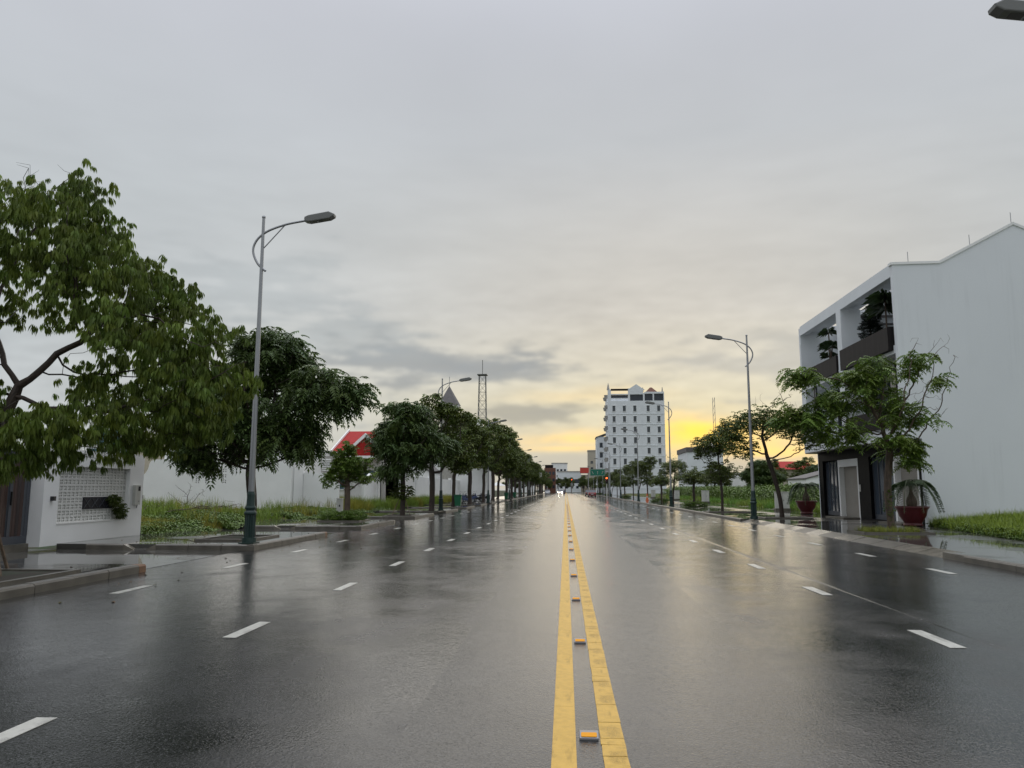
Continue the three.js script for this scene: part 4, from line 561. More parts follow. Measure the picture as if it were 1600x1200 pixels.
  P('entry_step', XG - 0.15, XG + 0.6, 0.1, 0.198, -36.2, -38.8, M.granite); P('intercom', XG - 0.03, XG, 1.5, 1.85, -40.0, -40.15, M.utilityBox);
  for (const [x, y, z] of [[14.6, 11.25, ZN - 0.1], [17.2, 11.95, ZN - 0.1], [18.98, 12.9, ZN - 0.1]]) part('lightning_rod', bar([x, y, z], [x, y + 0.48, z], 0.015, 5), M.galv, h);
}
// terrace plants
function strapPlant(name, label, pos, stems, n, len, mat, seed, cat = 'plant') {
  const rng = RNG(seed), o = thing(name, label, cat, pos), V = [];
  for (const [x, y, z] of stems) {
    part('stem', tube([[0, 0, 0], [x * 0.4, y * 0.5, z * 0.4], [x, y, z]], 0.035, 8, 6), M.barkPale, o);
    for (let k = 0; k < n; k++) { const a = rng() * 6.283, el = rng() * 1.5 - 0.3, L = len * (0.7 + rng() * 0.5), c = Math.cos(a), s = Math.sin(a), ce = Math.cos(el), se = Math.sin(el), w = 0.025; const p = [x, y + (rng() - 0.5) * 0.1, z], m = [x + c * ce * L * 0.55, y + se * L * 0.55, z + s * ce * L * 0.55], t = [x + c * ce * L, y + se * L * 0.75 - L * 0.3, z + s * ce * L]; V.push([p, [m[0] - s * w, m[1], m[2] + c * w], t, [m[0] + s * w, m[1], m[2] - c * w]]); }
  }
  part('fronds', quads(V, rng), mat, o).userData.kind = 'stuff'; return o;
}
function quads(V, rng) { const P = [], C = [], I = []; V.forEach((q, k) => { const t = tintOf(rng, 0.4); for (const v of q) { P.push(...v); C.push(...t); } I.push(4 * k, 4 * k + 1, 4 * k + 2, 4 * k, 4 * k + 2, 4 * k + 3); }); const g = new THREE.BufferGeometry(); g.setAttribute('position', new THREE.Float32BufferAttribute(P, 3)); g.setAttribute('color', new THREE.Float32BufferAttribute(C, 3)); g.setIndex(I); g.computeVertexNormals(); return g; }
strapPlant('terrace_plant', 'spiky plant with several heads in the far bay of the roof terrace', [14.05, 8.4, -41.6], [[-0.1, 1.5, 0.1], [0.1, 0.9, -0.7], [-0.1, 0.7, 0.6], [0, 0.3, -0.3]], 46, 0.6, M.leafPalm, 71);
strapPlant('terrace_palm', 'palm with arching fronds in the near bay of the roof terrace', [14.15, 8.5, -34.6], [[0.0, 1.45, 0.0], [0.2, 1.2, -0.5]], 90, 0.95, M.leafPalm, 73);
{ const o = thing('terrace_conifer', 'dark conifer bush beside the palm on the roof terrace', 'shrub', [14.15, 8.5, -36.4]); part('stem', bar([0, 0, 0], [0, 1.2, 0], 0.04), M.bark, o); leafBall(75, [[0, 0.5, 0, 0.55, 0.55, 0.75, 420], [0, 1.1, 0.2, 0.4, 0.55, 0.5, 260]], 'rosette', 0.45, M.leafConifer, 'foliage', o); }
std('leafPalmStem', [0.07, 0.09, 0.04], 0.5);
// potted bottle palms
function pottedPalm(label, pos, turn, seed, s = 1) {
  const o = thing('plant_pot', `dark red glazed pot ${label}`, 'plant pot', pos, turn); o.scale.setScalar(s);
  part('pot', new THREE.LatheGeometry([[0.0, 0.0], [0.36, 0.0], [0.37, 0.06], [0.33, 0.1], [0.34, 0.16], [0.5, 0.4], [0.57, 0.66], [0.63, 0.72], [0.64, 0.78], [0.58, 0.79], [0.54, 0.72], [0.0, 0.7]].map((p) => new THREE.Vector2(...p)), 32), M.redPot, o); part('soil', cyl(0.52, 0.52, 0.03, 20, 0, 0.72, 0), M.soil, o);
  const rng = RNG(seed), p = thing('bottle_palm', `bottle palm in the red pot ${label}`, 'palm', [pos[0], pos[1] + 0.72 * s, pos[2]], turn); p.scale.setScalar(s);
  part('trunk', new THREE.LatheGeometry([[0.15, 0], [0.2, 0.12], [0.205, 0.25], [0.17, 0.4], [0.1, 0.52], [0.065, 0.65], [0.06, 0.9], [0.0, 0.95]].map((q) => new THREE.Vector2(...q)), 18), M.barkPale, p);
  for (let f = 0; f < 11; f++) { const a = f / 11 * 6.283 + rng() * 0.4, L = 1.1 + rng() * 0.3, up = 0.85 + rng() * 0.6, V = [], c = Math.cos(a), s2 = Math.sin(a), at = (t) => [c * L * t * (1 - 0.12 * t), 0.88 + up * 1.3 * t - (up + 0.75) * 1.35 * t * t, s2 * L * t * (1 - 0.12 * t)];
    const fr = part('frond', tube([at(0), at(0.35), at(0.7), at(1)], 0.014, 10, 5), M.leafPalmStem, p);
    for (let k = 3; k < 34; k++) { const t = k / 34, q = at(t), l = 0.36 * Math.sin(Math.PI * (0.15 + 0.8 * t)) + 0.05; for (const sd of [-1, 1]) { const tip = [q[0] - s2 * sd * l * 0.75 + c * l * 0.5, q[1] - l * (0.35 + rng() * 0.2), q[2] + c * sd * l * 0.75 + s2 * l * 0.5], m = q.map((v, i) => (v + tip[i]) / 2); V.push([q, [m[0] + c * 0.032, m[1] + 0.05 * l, m[2] + s2 * 0.032], tip, [m[0] - c * 0.032, m[1] + 0.05 * l, m[2] - s2 * 0.032]]); } }
    part('leaflets', quads(V, rng), M.leafPalm, fr).userData.kind = 'stuff'; }
}
pottedPalm('in front of the near shutter of the white house', [13.75, SH, -32.4], 0.3, 81, 1); pottedPalm('past the far end of the white house', [14.3, SH, -48.0], 1.1, 83, 1);

// ------------------------------------------------------------------ right: far buildings
{
  const Z = -240, h = thing('hotel_tower', 'white nine-storey hotel with small windows and gabled parapet', 'building', [0, 0, Z]);
  const P = (n, x0, x1, y0, y1, z0, z1, m = M.plasterCool, par = h) => part(n, muv(bxx(x0, x1, y0, y1, z0, z1)), m, par);
  const x0 = 13.2, x1 = 30.6; P('tower_wall', x0, x1, 0, 28.6, -16, 0); 
  P('top_storey', x0, x1, 28.6, 29.0, -16, 0); P('top_wall', x0, x0 + 1.0, 29, 32.6, -0.4, 0); P('top_wall', x0 + 6.3, x0 + 6.9, 29, 32.9, -0.4, 0); P('top_wall', x0 + 10.9, x0 + 11.4, 29, 31.5, -0.4, 0); P('top_wall', x1 - 3.5, x1 - 3.1, 29, 31.2, -0.4, 0); P('top_wall', x1 - 0.2, x1, 29, 31.2, -0.4, 0); P('parapet', x0 + 11.4, x1 - 0.001, 31.2, 31.8, -0.4, 0.05); P('roof_bar', x0 + 1, x0 + 6.3, 32.2, 32.8, -0.4, 0.1, M.brownClad); P('roof_bar', x0 + 1, x0 + 6.3, 30.9, 31.2, -0.4, 0.02); P('roof_bar', x0 + 1, x0 + 6.3, 29.6, 29.9, -0.4, 0.02);
  { const g = prism([[x0 + 6.9, 31.0], [x0 + 10.9, 31.0], [x0 + 10.9, 32.4], [x0 + 11.5, 32.4], [x0 + 8.9, 34.2], [x0 + 6.3, 32.6], [x0 + 6.9, 32.5]], 0.5); g.translate(0, 0, -0.45); part('gable', muv(g), M.plasterCool, h); }
  P('dark_glazing', x0 + 1, x0 + 6.3, 29.9, 30.9, -0.8, -0.6, M.glassDark); P('dark_glazing', x0 + 6.9, x0 + 10.9, 29, 31, -0.6, -0.4, M.glassDark); P('dark_glazing', x0 + 11.4, x1 - 3.5, 29, 31.2, -0.6, -0.4, M.glassDark); P('dark_glazing', x1 - 3.1, x1 - 0.2, 29, 31.2, -0.6, -0.4, M.glassDark);
  P('top_back', x0, x1, 29, 31, -16, -6); { const g = cyl(3.0, 0.4, 1.9, 4, x1 - 3.5, 32.8, -5, 0, 0.785, 0); part('red_roof', muv(g), M.brickRed, h); } for (const x of [x1 - 6.5, x1 - 0.5]) part('roof_ornament', cyl(0.25, 0.1, 1.4, 8, x, 32.5, -0.3), M.stone, h);
  const cols = [x0 + 1.85, x0 + 5.05, x0 + 8.3, x0 + 12.4, x0 + 15.65];
  for (let f = 0; f < 8; f++) { const y = 26.6 - f * 3.28; P('string_course', x0 - 0.05, x1 + 0.05, y - 1.75, y - 1.6, -0.02, 0.1); for (const x of cols) { const w = P('window', x - 0.44, x + 0.44, y - 0.9, y + 0.9, -0.05, 0.02, M.hotelGlass); P('window_frame', x - 0.56, x + 0.56, y + 0.9, y + 0.98, 0, 0.12, M.plaster, w); P('window_frame', x - 0.6, x + 0.6, y - 1.0, y - 0.9, 0, 0.14, M.plaster, w); P('window_bar', x - 0.03, x + 0.03, y - 0.9, y + 0.9, 0.021, 0.05, M.gateSteel, w); } }
  for (let f = 0; f < 9; f++) { const b = part('balcony', muv(T(cyl(0.6, 0.85, 1.1, 14, 0, 0, 0), x0 - 0.2, 4.4 + f * 3.28, -3.2)), M.stone, h); part('balcony', muv(T(cyl(0.6, 0.85, 1.1, 14, 0, 0, 0), x0 - 0.2, 4.4 + f * 3.28, -10)), M.stone, h); }
  part('corner_finial', cyl(0.5, 0.05, 2.2, 8, x0 + 0.2, 33.6, -0.4), M.stone, h);
  const n = thing('grey_block', 'narrow grey block just beyond the hotel tower', 'building', [12.2, 0, -262]); part('wall', muv(box(4, 19, 10, 0, 9.5, 0)), M.plasterCool, n); part('roof', muv(T(box(4.6, 0.3, 10.5), 0, 19.6, 0, 0, 0, 0.35)), M.greyRoof, n); for (let f = 0; f < 5; f++) part('window', box(1, 1.6, 0.1, -0.5, 3 + f * 3.3, 5.02), M.glassDark, n);
  const b = thing('low_white_block', 'low white block with grey roof and small domed turret past the plot', 'building', [25.8, 0, -152]); part('wall', muv(box(6.6, 8.6, 12, 0, 4.3, 0)), M.plasterCool, b); part('roof', muv(box(6.9, 0.9, 12.3, 0, 9.0, 0)), M.greyRoof, b); part('dome', new THREE.SphereGeometry(1.1, 14, 8, 0, 6.283, 0, 1.57).translate(1.6, 9.45, 2), M.stone, b); part('spire', bar([1.6, 10.4, 2], [1.6, 12.6, 2], 0.08), M.stone, b); part('turret', cyl(1.0, 1.0, 1.0, 14, 1.6, 9.4, 2), M.stone, b);
  const v = thing('cream_house', 'low white annexe wall right of the low grey-roofed block', 'building', [32.5, 0, -158]); part('wall', muv(box(6.2, 4.6, 6, 0, 2.3, 0)), M.plaster, v); part('parapet', muv(box(6.4, 0.3, 6.2, 0, 4.7, 0)), M.stone, v);
  const r = thing('red_roofed_house', 'house with red tiled roof beyond the trees across the right plot', 'house', [42.5, 0, -150]); part('wall', muv(box(5.6, 5.3, 8, 0, 2.65, 0)), M.cream, r); { const g = prism([[-4.6, 0], [4.6, 0], [0, 1.6]], 6); g.rotateY(Math.PI / 2); g.translate(-3, 5.3, 0); part('roof', muv(g), M.redTile, r); }
  const w = thing('white_bungalow', 'low white bungalow with a stub tower behind the far potted palm', 'house', [25.5, 0, -79]); { const g = prism([[-2.7, 0], [2.7, 0], [2.7, 3.9], [0.8, 3.5], [-2.7, 2.6]], 6); g.translate(0, 0, -3); part('wall', muv(g), M.plaster, w); const c = prism([[-2.8, 2.58], [0.8, 3.5], [2.8, 3.92], [2.8, 4.02], [0.8, 3.62], [-2.8, 2.7]], 6.2); c.translate(0, 0, -3.1); part('coping', muv(c), M.greyRoof, w); for (const x of [-1.2, 0.9]) part('window', box(0.8, 0.9, 0.06, x, 1.5, 3.02), M.glassDark, w); } const tw = part('stub_tower', muv(box(1.3, 1.5, 1.3, 1.6, 4.0, 1)), M.plaster, w); part('window', box(0.5, 0.7, 0.06, 1.5, 4.1, 1.66), M.glassDark, tw);
  // masts
  const m = thing('radio_mast', 'thin lattice radio mast beyond the right trees', 'mast', [30.6, 0, -161]); part('mast', merge([bar([-0.25, 0, 0], [-0.2, 20.5, 0], 0.05, 4), bar([0.25, 0, 0], [0.2, 20.5, 0], 0.05, 4), ...Array.from({ length: 14 }, (_, k) => bar([-0.25, 1 + k * 1.4, 0], [0.25, 2.4 + k * 1.4, 0], 0.03, 4))]), M.galv, m);
  // telecom lattice tower, left
  const t = thing('lattice_tower', 'steel lattice telecom tower standing above the left trees', 'tower', [-21.8, 0, -200]); const half = (y) => 1.35 - y * 0.016, C4 = [[-1, -1], [1, -1], [1, 1], [-1, 1]];
  for (const [a, b] of C4) part('leg', bar([a * half(0), 0, b * half(0)], [a * half(31.5), 31.5, b * half(31.5)], 0.085, 5), M.headGrey, t);
  for (let k = 0; k < 14; k++) { const y = k * 2.25, y2 = y + 2.25, p = []; for (let s = 0; s < 4; s++) { const A = C4[s], B = C4[(s + 1) % 4]; p.push(bar([A[0] * half(y), y, A[1] * half(y)], [B[0] * half(y2), y2, B[1] * half(y2)], 0.036, 4), bar([B[0] * half(y), y, B[1] * half(y)], [A[0] * half(y2), y2, A[1] * half(y2)], 0.036, 4), bar([A[0] * half(y2), y2, A[1] * half(y2)], [B[0] * half(y2), y2, B[1] * half(y2)], 0.04, 4)); } part('brace_bay', merge(p), M.headGrey, t); }
  part('platform', box(2.6, 0.2, 2.6, 0, 31.6, 0), M.headGrey, t); part('antenna', bar([0, 31.6, 0], [0, 35.6, 0], 0.09, 6), M.headGrey, t);
}
// ------------------------------------------------------------------ far end of the road
{
  const b = thing('brick_tower', 'square reddish-brown building at the far end left of the road', 'building', [-8.0, 0, -395]); part('wall', muv(box(5.6, 12.4, 12, 0, 6.2, 0)), M.brickRed, b); part('roof_block', muv(box(4, 1.6, 8, -0.5, 13.2, 0)), M.brownClad, b); for (let f = 0; f < 3; f++) for (let c = 0; c < 3; c++) part('window', box(1.1, 1.5, 0.1, -1.8 + c * 1.8, 3 + f * 3.4, 6.03), M.glassDark, b);
  const data = [[2, -470, 14, 12, 'pale low block closing the view along the road', M.plasterCool], [12, -480, 12, 10, 'cream low block right of the road end', M.cream], [-4, -500, 10, 18, 'white taller block behind the road end', M.plaster], [20, -460, 14, 24, 'cream block above the far right trees', M.cream], [-26, -440, 16, 12, 'white block behind the far left trees', M.plaster]];
  for (const [x, z, w, h, l, m] of data) { const o = thing('far_block', l, 'building', [x, 0, z]); part('wall', muv(box(w, h, 10, 0, h / 2, 0)), m, o); part('parapet', muv(box(w + 0.4, 0.6, 10.4, 0, h + 0.3, 0)), M.stone, o); for (let c = 0; c < 4; c++) for (let f = 0; f < h / 4 - 1; f++) part('window', box(1.4, 1.5, 0.1, (c - 1.5) * w / 4.4, 3 + f * 3.6, 5.03), M.glassDark, o); }
  const f = thing('footbridge', 'dark footbridge deck crossing the road far away', 'bridge', [0, 0, -400]); part('deck', muv(box(34, 1.2, 3, 0, 5.4, 0)), M.gateSteel, f); for (const x of [-13, 13]) part('pier', muv(box(1.2, 4.8, 1.6, x, 2.4, 0)), M.stone, f); part('railing', muv(box(34, 0.9, 0.1, 0, 6.45, 1.5)), M.gateSteel, f);
  // green direction sign on a cantilever post
  const s = thing('direction_sign', 'green road direction sign hung over the right lane', 'road sign', [0, 0, -165]); part('post', bar([9.0, 0, 0], [9.0, 7.2, 0], 0.14, 10, 0.1), M.galv, s); part('arm', bar([9.0, 5.3, 0], [5.0, 5.3, 0], 0.08, 8), M.galv, s);
  const pn = part('sign_panel', box(3.2, 1.45, 0.08, 6.6, 5.2, 0.12), M.signGreen, s); part('sign_border', merge([box(3.1, 0.05, 0.02, 6.6, 5.85, 0.17), box(3.1, 0.05, 0.02, 6.6, 4.55, 0.17), box(0.05, 1.3, 0.02, 5.07, 5.2, 0.17), box(0.05, 1.3, 0.02, 8.13, 5.2, 0.17)]), M.paintWhite, pn); for (const [x, r] of [[5.6, 0.5], [6.6, 0], [7.6, -0.5]]) part('arrow', merge([T(box(0.09, 0.5, 0.02), x, 5.1, 0.17, 0, 0, r), T(new THREE.CylinderGeometry(0, 0.16, 0.22, 3).scale(1, 1, 0.1), x - Math.sin(r) * 0.3, 5.42, 0.175, 0, 0, r)]), M.paintWhite, pn);
  const rs = thing('red_board', 'red and orange advertising board above the far right kerb', 'billboard', [4.2, 0, -205]); part('post', bar([1.6, 0, 0], [1.6, 6, 0], 0.12, 8), M.galv, rs); part('board', box(2.3, 1.5, 0.12, 0.6, 6.6, 0), M.signRed, rs); part('frame', merge([box(2.4, 0.08, 0.16, 0.6, 7.36, 0), box(2.4, 0.08, 0.16, 0.6, 5.84, 0)]), M.galv, rs);
  const wb = thing('overhead_sign', 'white overhead sign panel among the far left trees', 'road sign', [-9.5, 0, -215]); part('post', bar([-0.5, 0, 0], [-0.5, 7, 0], 0.12, 8), M.galv, wb); part('panel', box(2.7, 1.3, 0.1, 1.4, 5.6, 0), M.utilityBox, wb); part('arm', bar([-0.5, 6.3, 0], [2.6, 6.3, 0], 0.06, 6), M.galv, wb);
  const signal = (x, z, h, label) => { const o = thing('traffic_light', label, 'traffic light', [x, 0, z]); part('post', bar([0, 0, 0], [0, h + 0.6, 0], 0.12, 8, 0.09), M.utilityBox, o); part('signal_box', box(0.42, 1.25, 0.3, 0, h, 0.12), M.black, o); part('red_lamp', T(new THREE.SphereGeometry(0.17, 12, 8), 0, h + 0.38, 0.3), M.lampRed, o); for (const y of [0, -0.38]) part('dark_lamp', T(new THREE.SphereGeometry(0.14, 10, 6), 0, h + y, 0.24), M.darkPanel, o); const L = new THREE.PointLight(0xff3a10, 1.2, 0, 2); L.position.set(0, h + 0.38, 0.55); L.castShadow = true; L.name = 'red_signal'; o.add(L); };
  signal(7.7, -150, 3.4, 'lit red traffic light at the right kerb below the green sign'); signal(-8.0, -330, 8.0, 'lit red traffic light in front of the far brick building'); signal(2.6, -345, 5.6, 'small lit red traffic light at the far crossing');
}
// ------------------------------------------------------------------ vehicles
function car(name, label, pos, turn, paint, lit) {
  const o = thing(name, label, 'car', pos, turn), W = 1.72;
  { const g = prism([[-2.15, 0.32], [-2.2, 0.62], [-2.05, 0.88], [-1.0, 0.95], [2.0, 0.98], [2.15, 0.7], [2.15, 0.34]], W - 0.12, 0.06); g.translate(0, 0, -W / 2 + 0.06); part('body', muv(g), paint, o); }
  { const g = prism([[-1.1, 0.94], [-0.35, 1.42], [1.15, 1.45], [1.85, 0.97]], W - 0.34, 0.05); g.translate(0, 0, -W / 2 + 0.17); part('cabin', muv(g), M.glassDark, o); } part('roof', muv(box(1.5, 0.06, W - 0.3, 0.4, 1.5, 0)), paint, o);
  for (const x of [-1.35, 1.35]) for (const z of [-1, 1]) { const w = part('wheel', cyl(0.32, 0.32, 0.22, 18, x, 0.32, z * (W / 2 - 0.1), Math.PI / 2), M.rubber, o); part('rim', cyl(0.19, 0.19, 0.02, 12, x, 0.32, z * (W / 2 + 0.015), Math.PI / 2), M.galv, w); }
  for (const z of [-0.6, 0.6]) { part('headlight', box(0.08, 0.16, 0.34, -2.2, 0.72, z), lit ? M.lampHead : M.galv, o); part('tail_lamp', box(0.08, 0.18, 0.3, 2.18, 0.78, z), M.signRed, o); if (lit) { const L = new THREE.PointLight(0xfff0d8, 2, 0, 2); L.position.set(-2.45, 0.72, z); L.castShadow = true; L.name = 'headlight_beam'; o.add(L); } }
  part('number_plate', box(0.03, 0.14, 0.45, 2.22, 0.55, 0), M.utilityBox, o); return o;
}
car('parked_car', 'dark red car seen from behind at the right kerb', [5.6, 0, -172], -Math.PI / 2, M.carRed); car('parked_car', 'dark car just ahead of the red car at the right kerb', [5.4, 0, -190], -Math.PI / 2, M.carDark);
car('oncoming_car', 'white car with lit headlights coming far down the road', [-1.9, 0, -255], Math.PI / 2, M.carWhite, true); car('parked_car', 'white car parked by the far left kerb', [-6.3, 0, -262], Math.PI / 2, M.carWhite);
function motorbike(label, pos, turn, paint, rider) {
  const o = thing('motorbike', label, 'motorbike', pos, turn, 'motorbikes on the left pavement');
  for (const x of [-0.62, 0.62]) { const w = part('wheel', T(new THREE.TorusGeometry(0.25, 0.05, 8, 20), x, 0.3, 0), M.rubber, o); part('hub', cyl(0.2, 0.2, 0.03, 12, x, 0.3, 0, Math.PI / 2), M.galv, w); }
  { const g = prism([[-0.45, 0.35], [-0.55, 0.75], [-0.4, 0.85], [-0.2, 0.5], [0.15, 0.48], [0.3, 0.62], [0.85, 0.72], [0.8, 0.52], [0.35, 0.3]], 0.2, 0.03); g.translate(0, 0, -0.1); part('body', muv(g), paint, o); }
  part('seat', muv(box(0.7, 0.09, 0.24, 0.4, 0.76, 0, 0, 0, 0.04)), M.rubber, o); part('handlebar', merge([bar([-0.38, 1.0, -0.33], [-0.38, 1.0, 0.33], 0.02), bar([-0.6, 0.3, 0], [-0.4, 1.0, 0], 0.035)]), M.black, o); part('headlight', T(new THREE.SphereGeometry(0.09, 10, 8), -0.5, 0.88, 0), M.galv, o); for (const s of [-1, 1]) part('mirror', box(0.02, 0.1, 0.12, -0.34, 1.22, s * 0.3), M.chrome, o);
  return o;
}
[[-10.9, -84, 0.4], [-11.5, -86, 0.2], [-11.2, -88.5, 0.5], [-10.6, -91, 0.3], [-11.4, -100, 0.2], [-11.0, -103, 0.6]].forEach(([x, z, t], k) => motorbike(`dark motorbike parked under the left trees, ${ORD[k]} from the camera`, [x, SH, z], t, k % 2 ? M.carDark : M.cloth));
{ // rider far down the road
  const m = motorbike('small motorbike coming along the centre line far away', [-0.6, 0, -225], -Math.PI / 2 + Math.PI, M.carRed); m.userData.group = undefined; delete m.userData.group; 
  const p = thing('person', 'rider in dark clothes and red helmet on the far motorbike', 'person', [-0.6, 0, -225], Math.PI / 2);
  const g = merge([T(new THREE.CapsuleGeometry(0.17, 0.42, 4, 10), 0.25, 1.08, 0, 0, 0, 0.15), T(new THREE.CapsuleGeometry(0.055, 0.5, 3, 8), 0.0, 1.15, 0.24, 0, 0, 1.15), T(new THREE.CapsuleGeometry(0.055, 0.5, 3, 8), 0.0, 1.15, -0.24, 0, 0, 1.15), T(new THREE.CapsuleGeometry(0.08, 0.42, 3, 8), 0.08, 0.78, 0.16, 0, 0, 1.4), T(new THREE.CapsuleGeometry(0.08, 0.42, 3, 8), 0.08, 0.78, -0.16, 0, 0, 1.4), T(new THREE.CapsuleGeometry(0.06, 0.4, 3, 8), -0.12, 0.5, 0.17, 0, 0, -0.15), T(new THREE.CapsuleGeometry(0.06, 0.4, 3, 8), -0.12, 0.5, -0.17, 0, 0, -0.15), T(new THREE.CapsuleGeometry(0.05, 0.12, 3, 8), 0.18, 1.42, 0)]); part('body', g, M.cloth, p);
  part('head', T(new THREE.SphereGeometry(0.105, 12, 10), 0.15, 1.55, 0), M.skin, p); part('helmet', T(new THREE.SphereGeometry(0.135, 12, 8, 0, 6.283, 0, 1.9), 0.17, 1.58, 0), M.helmet, p);
}
// ------------------------------------------------------------------ small street furniture
function bin(label, pos) { const o = thing('litter_bin', label, 'litter bin', pos, 0, 'green bins at the left kerb'); part('body', muv(T(new THREE.CylinderGeometry(0.42, 0.33, 0.85, 4), 0, 0.52, 0, 0, 0.785, 0)), M.binGreen, o); part('lid', muv(box(0.66, 0.07, 0.68, 0, 0.98, 0, -0.06)), M.binGreen, o); for (const s of [-1, 1]) part('wheel', cyl(0.09, 0.09, 0.06, 10, s * 0.22, 0.09, -0.26, 0, 0, Math.PI / 2), M.rubber, o); part('bin_handle', bar([-0.25, 0.92, -0.36], [0.25, 0.92, -0.36], 0.02), M.binGreen, o); }
bin('green wheeled bin at the left kerb nearest the camera', [-9.2, SH, -65.0]); bin('green wheeled bin at the left kerb, second from the camera', [-8.8, SH, -113]); bin('green wheeled bin at the left kerb, third from the camera', [-9.0, SH, -134]);
function utilBox(label, pos, w, h) { const o = thing('utility_box', label, 'utility box', pos, 0); part('plinth', muv(box(w + 0.12, 0.16, 0.55, 0, 0.08, 0)), M.kerb, o); part('cabinet', muv(box(w, h, 0.45, 0, 0.16 + h / 2, 0)), M.utilityBox, o); part('cap', muv(box(w + 0.06, 0.05, 0.5, 0, 0.185 + h, 0)), M.utilityBox, o); part('door_seam', box(0.012, h - 0.1, 0.01, 0, 0.16 + h / 2, 0.228), M.galv, o); part('lock', box(0.03, 0.09, 0.02, 0.06, 0.16 + h / 2, 0.235), M.black, o); }
utilBox('pale utility cabinet on the right pavement beside the leaning slim tree', [14.9, SH, -55.5], 0.9, 1.1); utilBox('pale utility cabinet at the plot edge left of the third right tree', [15.2, SH, -87], 0.75, 1.15); utilBox('pale utility cabinet at the plot edge near the hotel, nearer of two', [15.6, SH, -112], 0.75, 1.15); utilBox('pale utility cabinet at the plot edge near the hotel, farther of two', [15.4, SH, -140], 0.75, 1.15);
{ const o = thing('marker_box', 'narrow white marker box beside the young tree trunk', 'utility box', [-11.5, SH, -38.5]); part('foot', muv(box(0.34, 0.14, 0.34, 0, 0.07, 0)), M.kerb, o); part('case', muv(box(0.27, 0.85, 0.27, 0, 0.56, 0)), M.utilityBox, o); part('cap', muv(box(0.31, 0.04, 0.31, 0, 1.0, 0)), M.utilityBox, o); part('mark', box(0.06, 0.1, 0.01, 0.02, 0.65, 0.14), M.black, o); }
{ const o = thing('traffic_cone', 'orange cone at the right kerb past the second lamp', 'traffic cone', [10.6, SH, -104]); part('base', box(0.45, 0.05, 0.45, 0, 0.025, 0), M.orange, o); part('cone', cyl(0.19, 0.04, 0.9, 16, 0, 0.5, 0), M.orange, o); part('band', cyl(0.135, 0.11, 0.14, 16, 0, 0.5, 0), M.paintWhite, o); }
{ const o = thing('cafe_parasol', 'white parasol on the left pavement beyond the bins', 'parasol', [-11.6, SH, -130]); part('pole', bar([0, 0, 0], [0, 2.6, 0], 0.03), M.galv, o); part('canopy', cyl(1.5, 0.05, 0.6, 8, 0, 2.4, 0), M.plaster, o); part('base', cyl(0.3, 0.28, 0.1, 14, 0, 0.05, 0), M.kerb, o); }

// ------------------------------------------------------------------ fields, grass, weeds
const hump = (x, z) => 0.22 * fbm(x * 0.22 + 90, z * 0.22 + 90, 71, 4) + 0.08 * fbm(x * 1.1 + 40, z * 1.1 + 90, 73, 3);
const rise = (d) => sstep(0, 3, d);
const edge = (d) => -0.2 * (1 - sstep(0, 0.4, d));
const fieldL = (x, z) => edge(Math.min(-14.0 - x, -24.62 - z)) + 0.1 + hump(x, z) * 1.5 * rise(-14.0 - x) + 0.28 * Math.exp(-(((x + 19) / 4) ** 2) - (((z + 33) / 4) ** 2));
const fieldR = (x, z) => edge(Math.min(x - 15.5, -46.5 - z)) + 0.1 + hump(x, z) * 1.6 * rise(x - 15.4);
struct('field', sheet(-60, -14.0, -24.62, -118, 0.05, 90, 120, fieldL), M.fieldSoil, 'weedy vacant field behind the left pavement', 'field');
struct('field', sheet(15.5, 70, -46.5, -235, 0.05, 80, 160, fieldR), M.fieldSoil, 'weedy vacant plot behind the right pavement', 'field');
struct('verge', sheet(12.9, 60, -12, -32.95, 0.02, 90, 50, fieldV), M.fieldSoil, 'grassy verge in front of the white house side wall', 'verge');
function fieldV(x, z) { const edge = 12.7 + (z + 23) * -0.17, d = x - edge; return -0.1 + 0.29 * sstep(-0.2, 0.5, d) + (0.14 + hump(x, z) * 0.9) * sstep(0.2, 3.5, d); }
function tuftGeo(seed, n, h, w, lean) { const rng = RNG(seed), P = [], I = []; for (let k = 0; k < n; k++) { const a = rng() * 6.283, r = rng() * 0.07, c = Math.cos(a), s = Math.sin(a), H = h * (0.55 + rng() * 0.6), l = lean * (0.3 + rng()), b = P.length / 3, x = Math.cos(a * 3) * r, z = Math.sin(a * 5) * r; P.push(x - s * w, 0, z + c * w, x + s * w, 0, z - c * w, x + c * l * 0.35 - s * w * 0.8, H * 0.6, z + s * l * 0.35 + c * w * 0.8, x + c * l * 0.35 + s * w * 0.8, H * 0.6, z + s * l * 0.35 - c * w * 0.8, x + c * l, H, z + s * l); I.push(b, b + 1, b + 2, b + 1, b + 3, b + 2, b + 2, b + 3, b + 4); } const g = new THREE.BufferGeometry(); g.setAttribute('position', new THREE.Float32BufferAttribute(P, 3)); g.setIndex(I); g.computeVertexNormals(); return g; }
function herbGeo(seed, n, r, h) { const rng = RNG(seed), P = [], I = []; for (let k = 0; k < n; k++) { const a = rng() * 6.283, d = rng() * r, x = Math.cos(a) * d, z = Math.sin(a) * d, y = h * (0.3 + rng() * 0.7), t = rng() * 6.283, c = Math.cos(t), s = Math.sin(t), l = 0.05 + rng() * 0.05, w = l * 0.42, b = P.length / 3; P.push(x, y, z, x + c * l * 0.5 - s * w, y + 0.012, z + s * l * 0.5 + c * w, x + c * l, y - 0.02, z + s * l, x + c * l * 0.5 + s * w, y + 0.012, z + s * l * 0.5 - c * w); I.push(b, b + 1, b + 2, b, b + 2, b + 3); } const g = new THREE.BufferGeometry(); g.setAttribute('position', new THREE.Float32BufferAttribute(P, 3)); g.setIndex(I); g.computeVertexNormals(); return g; }
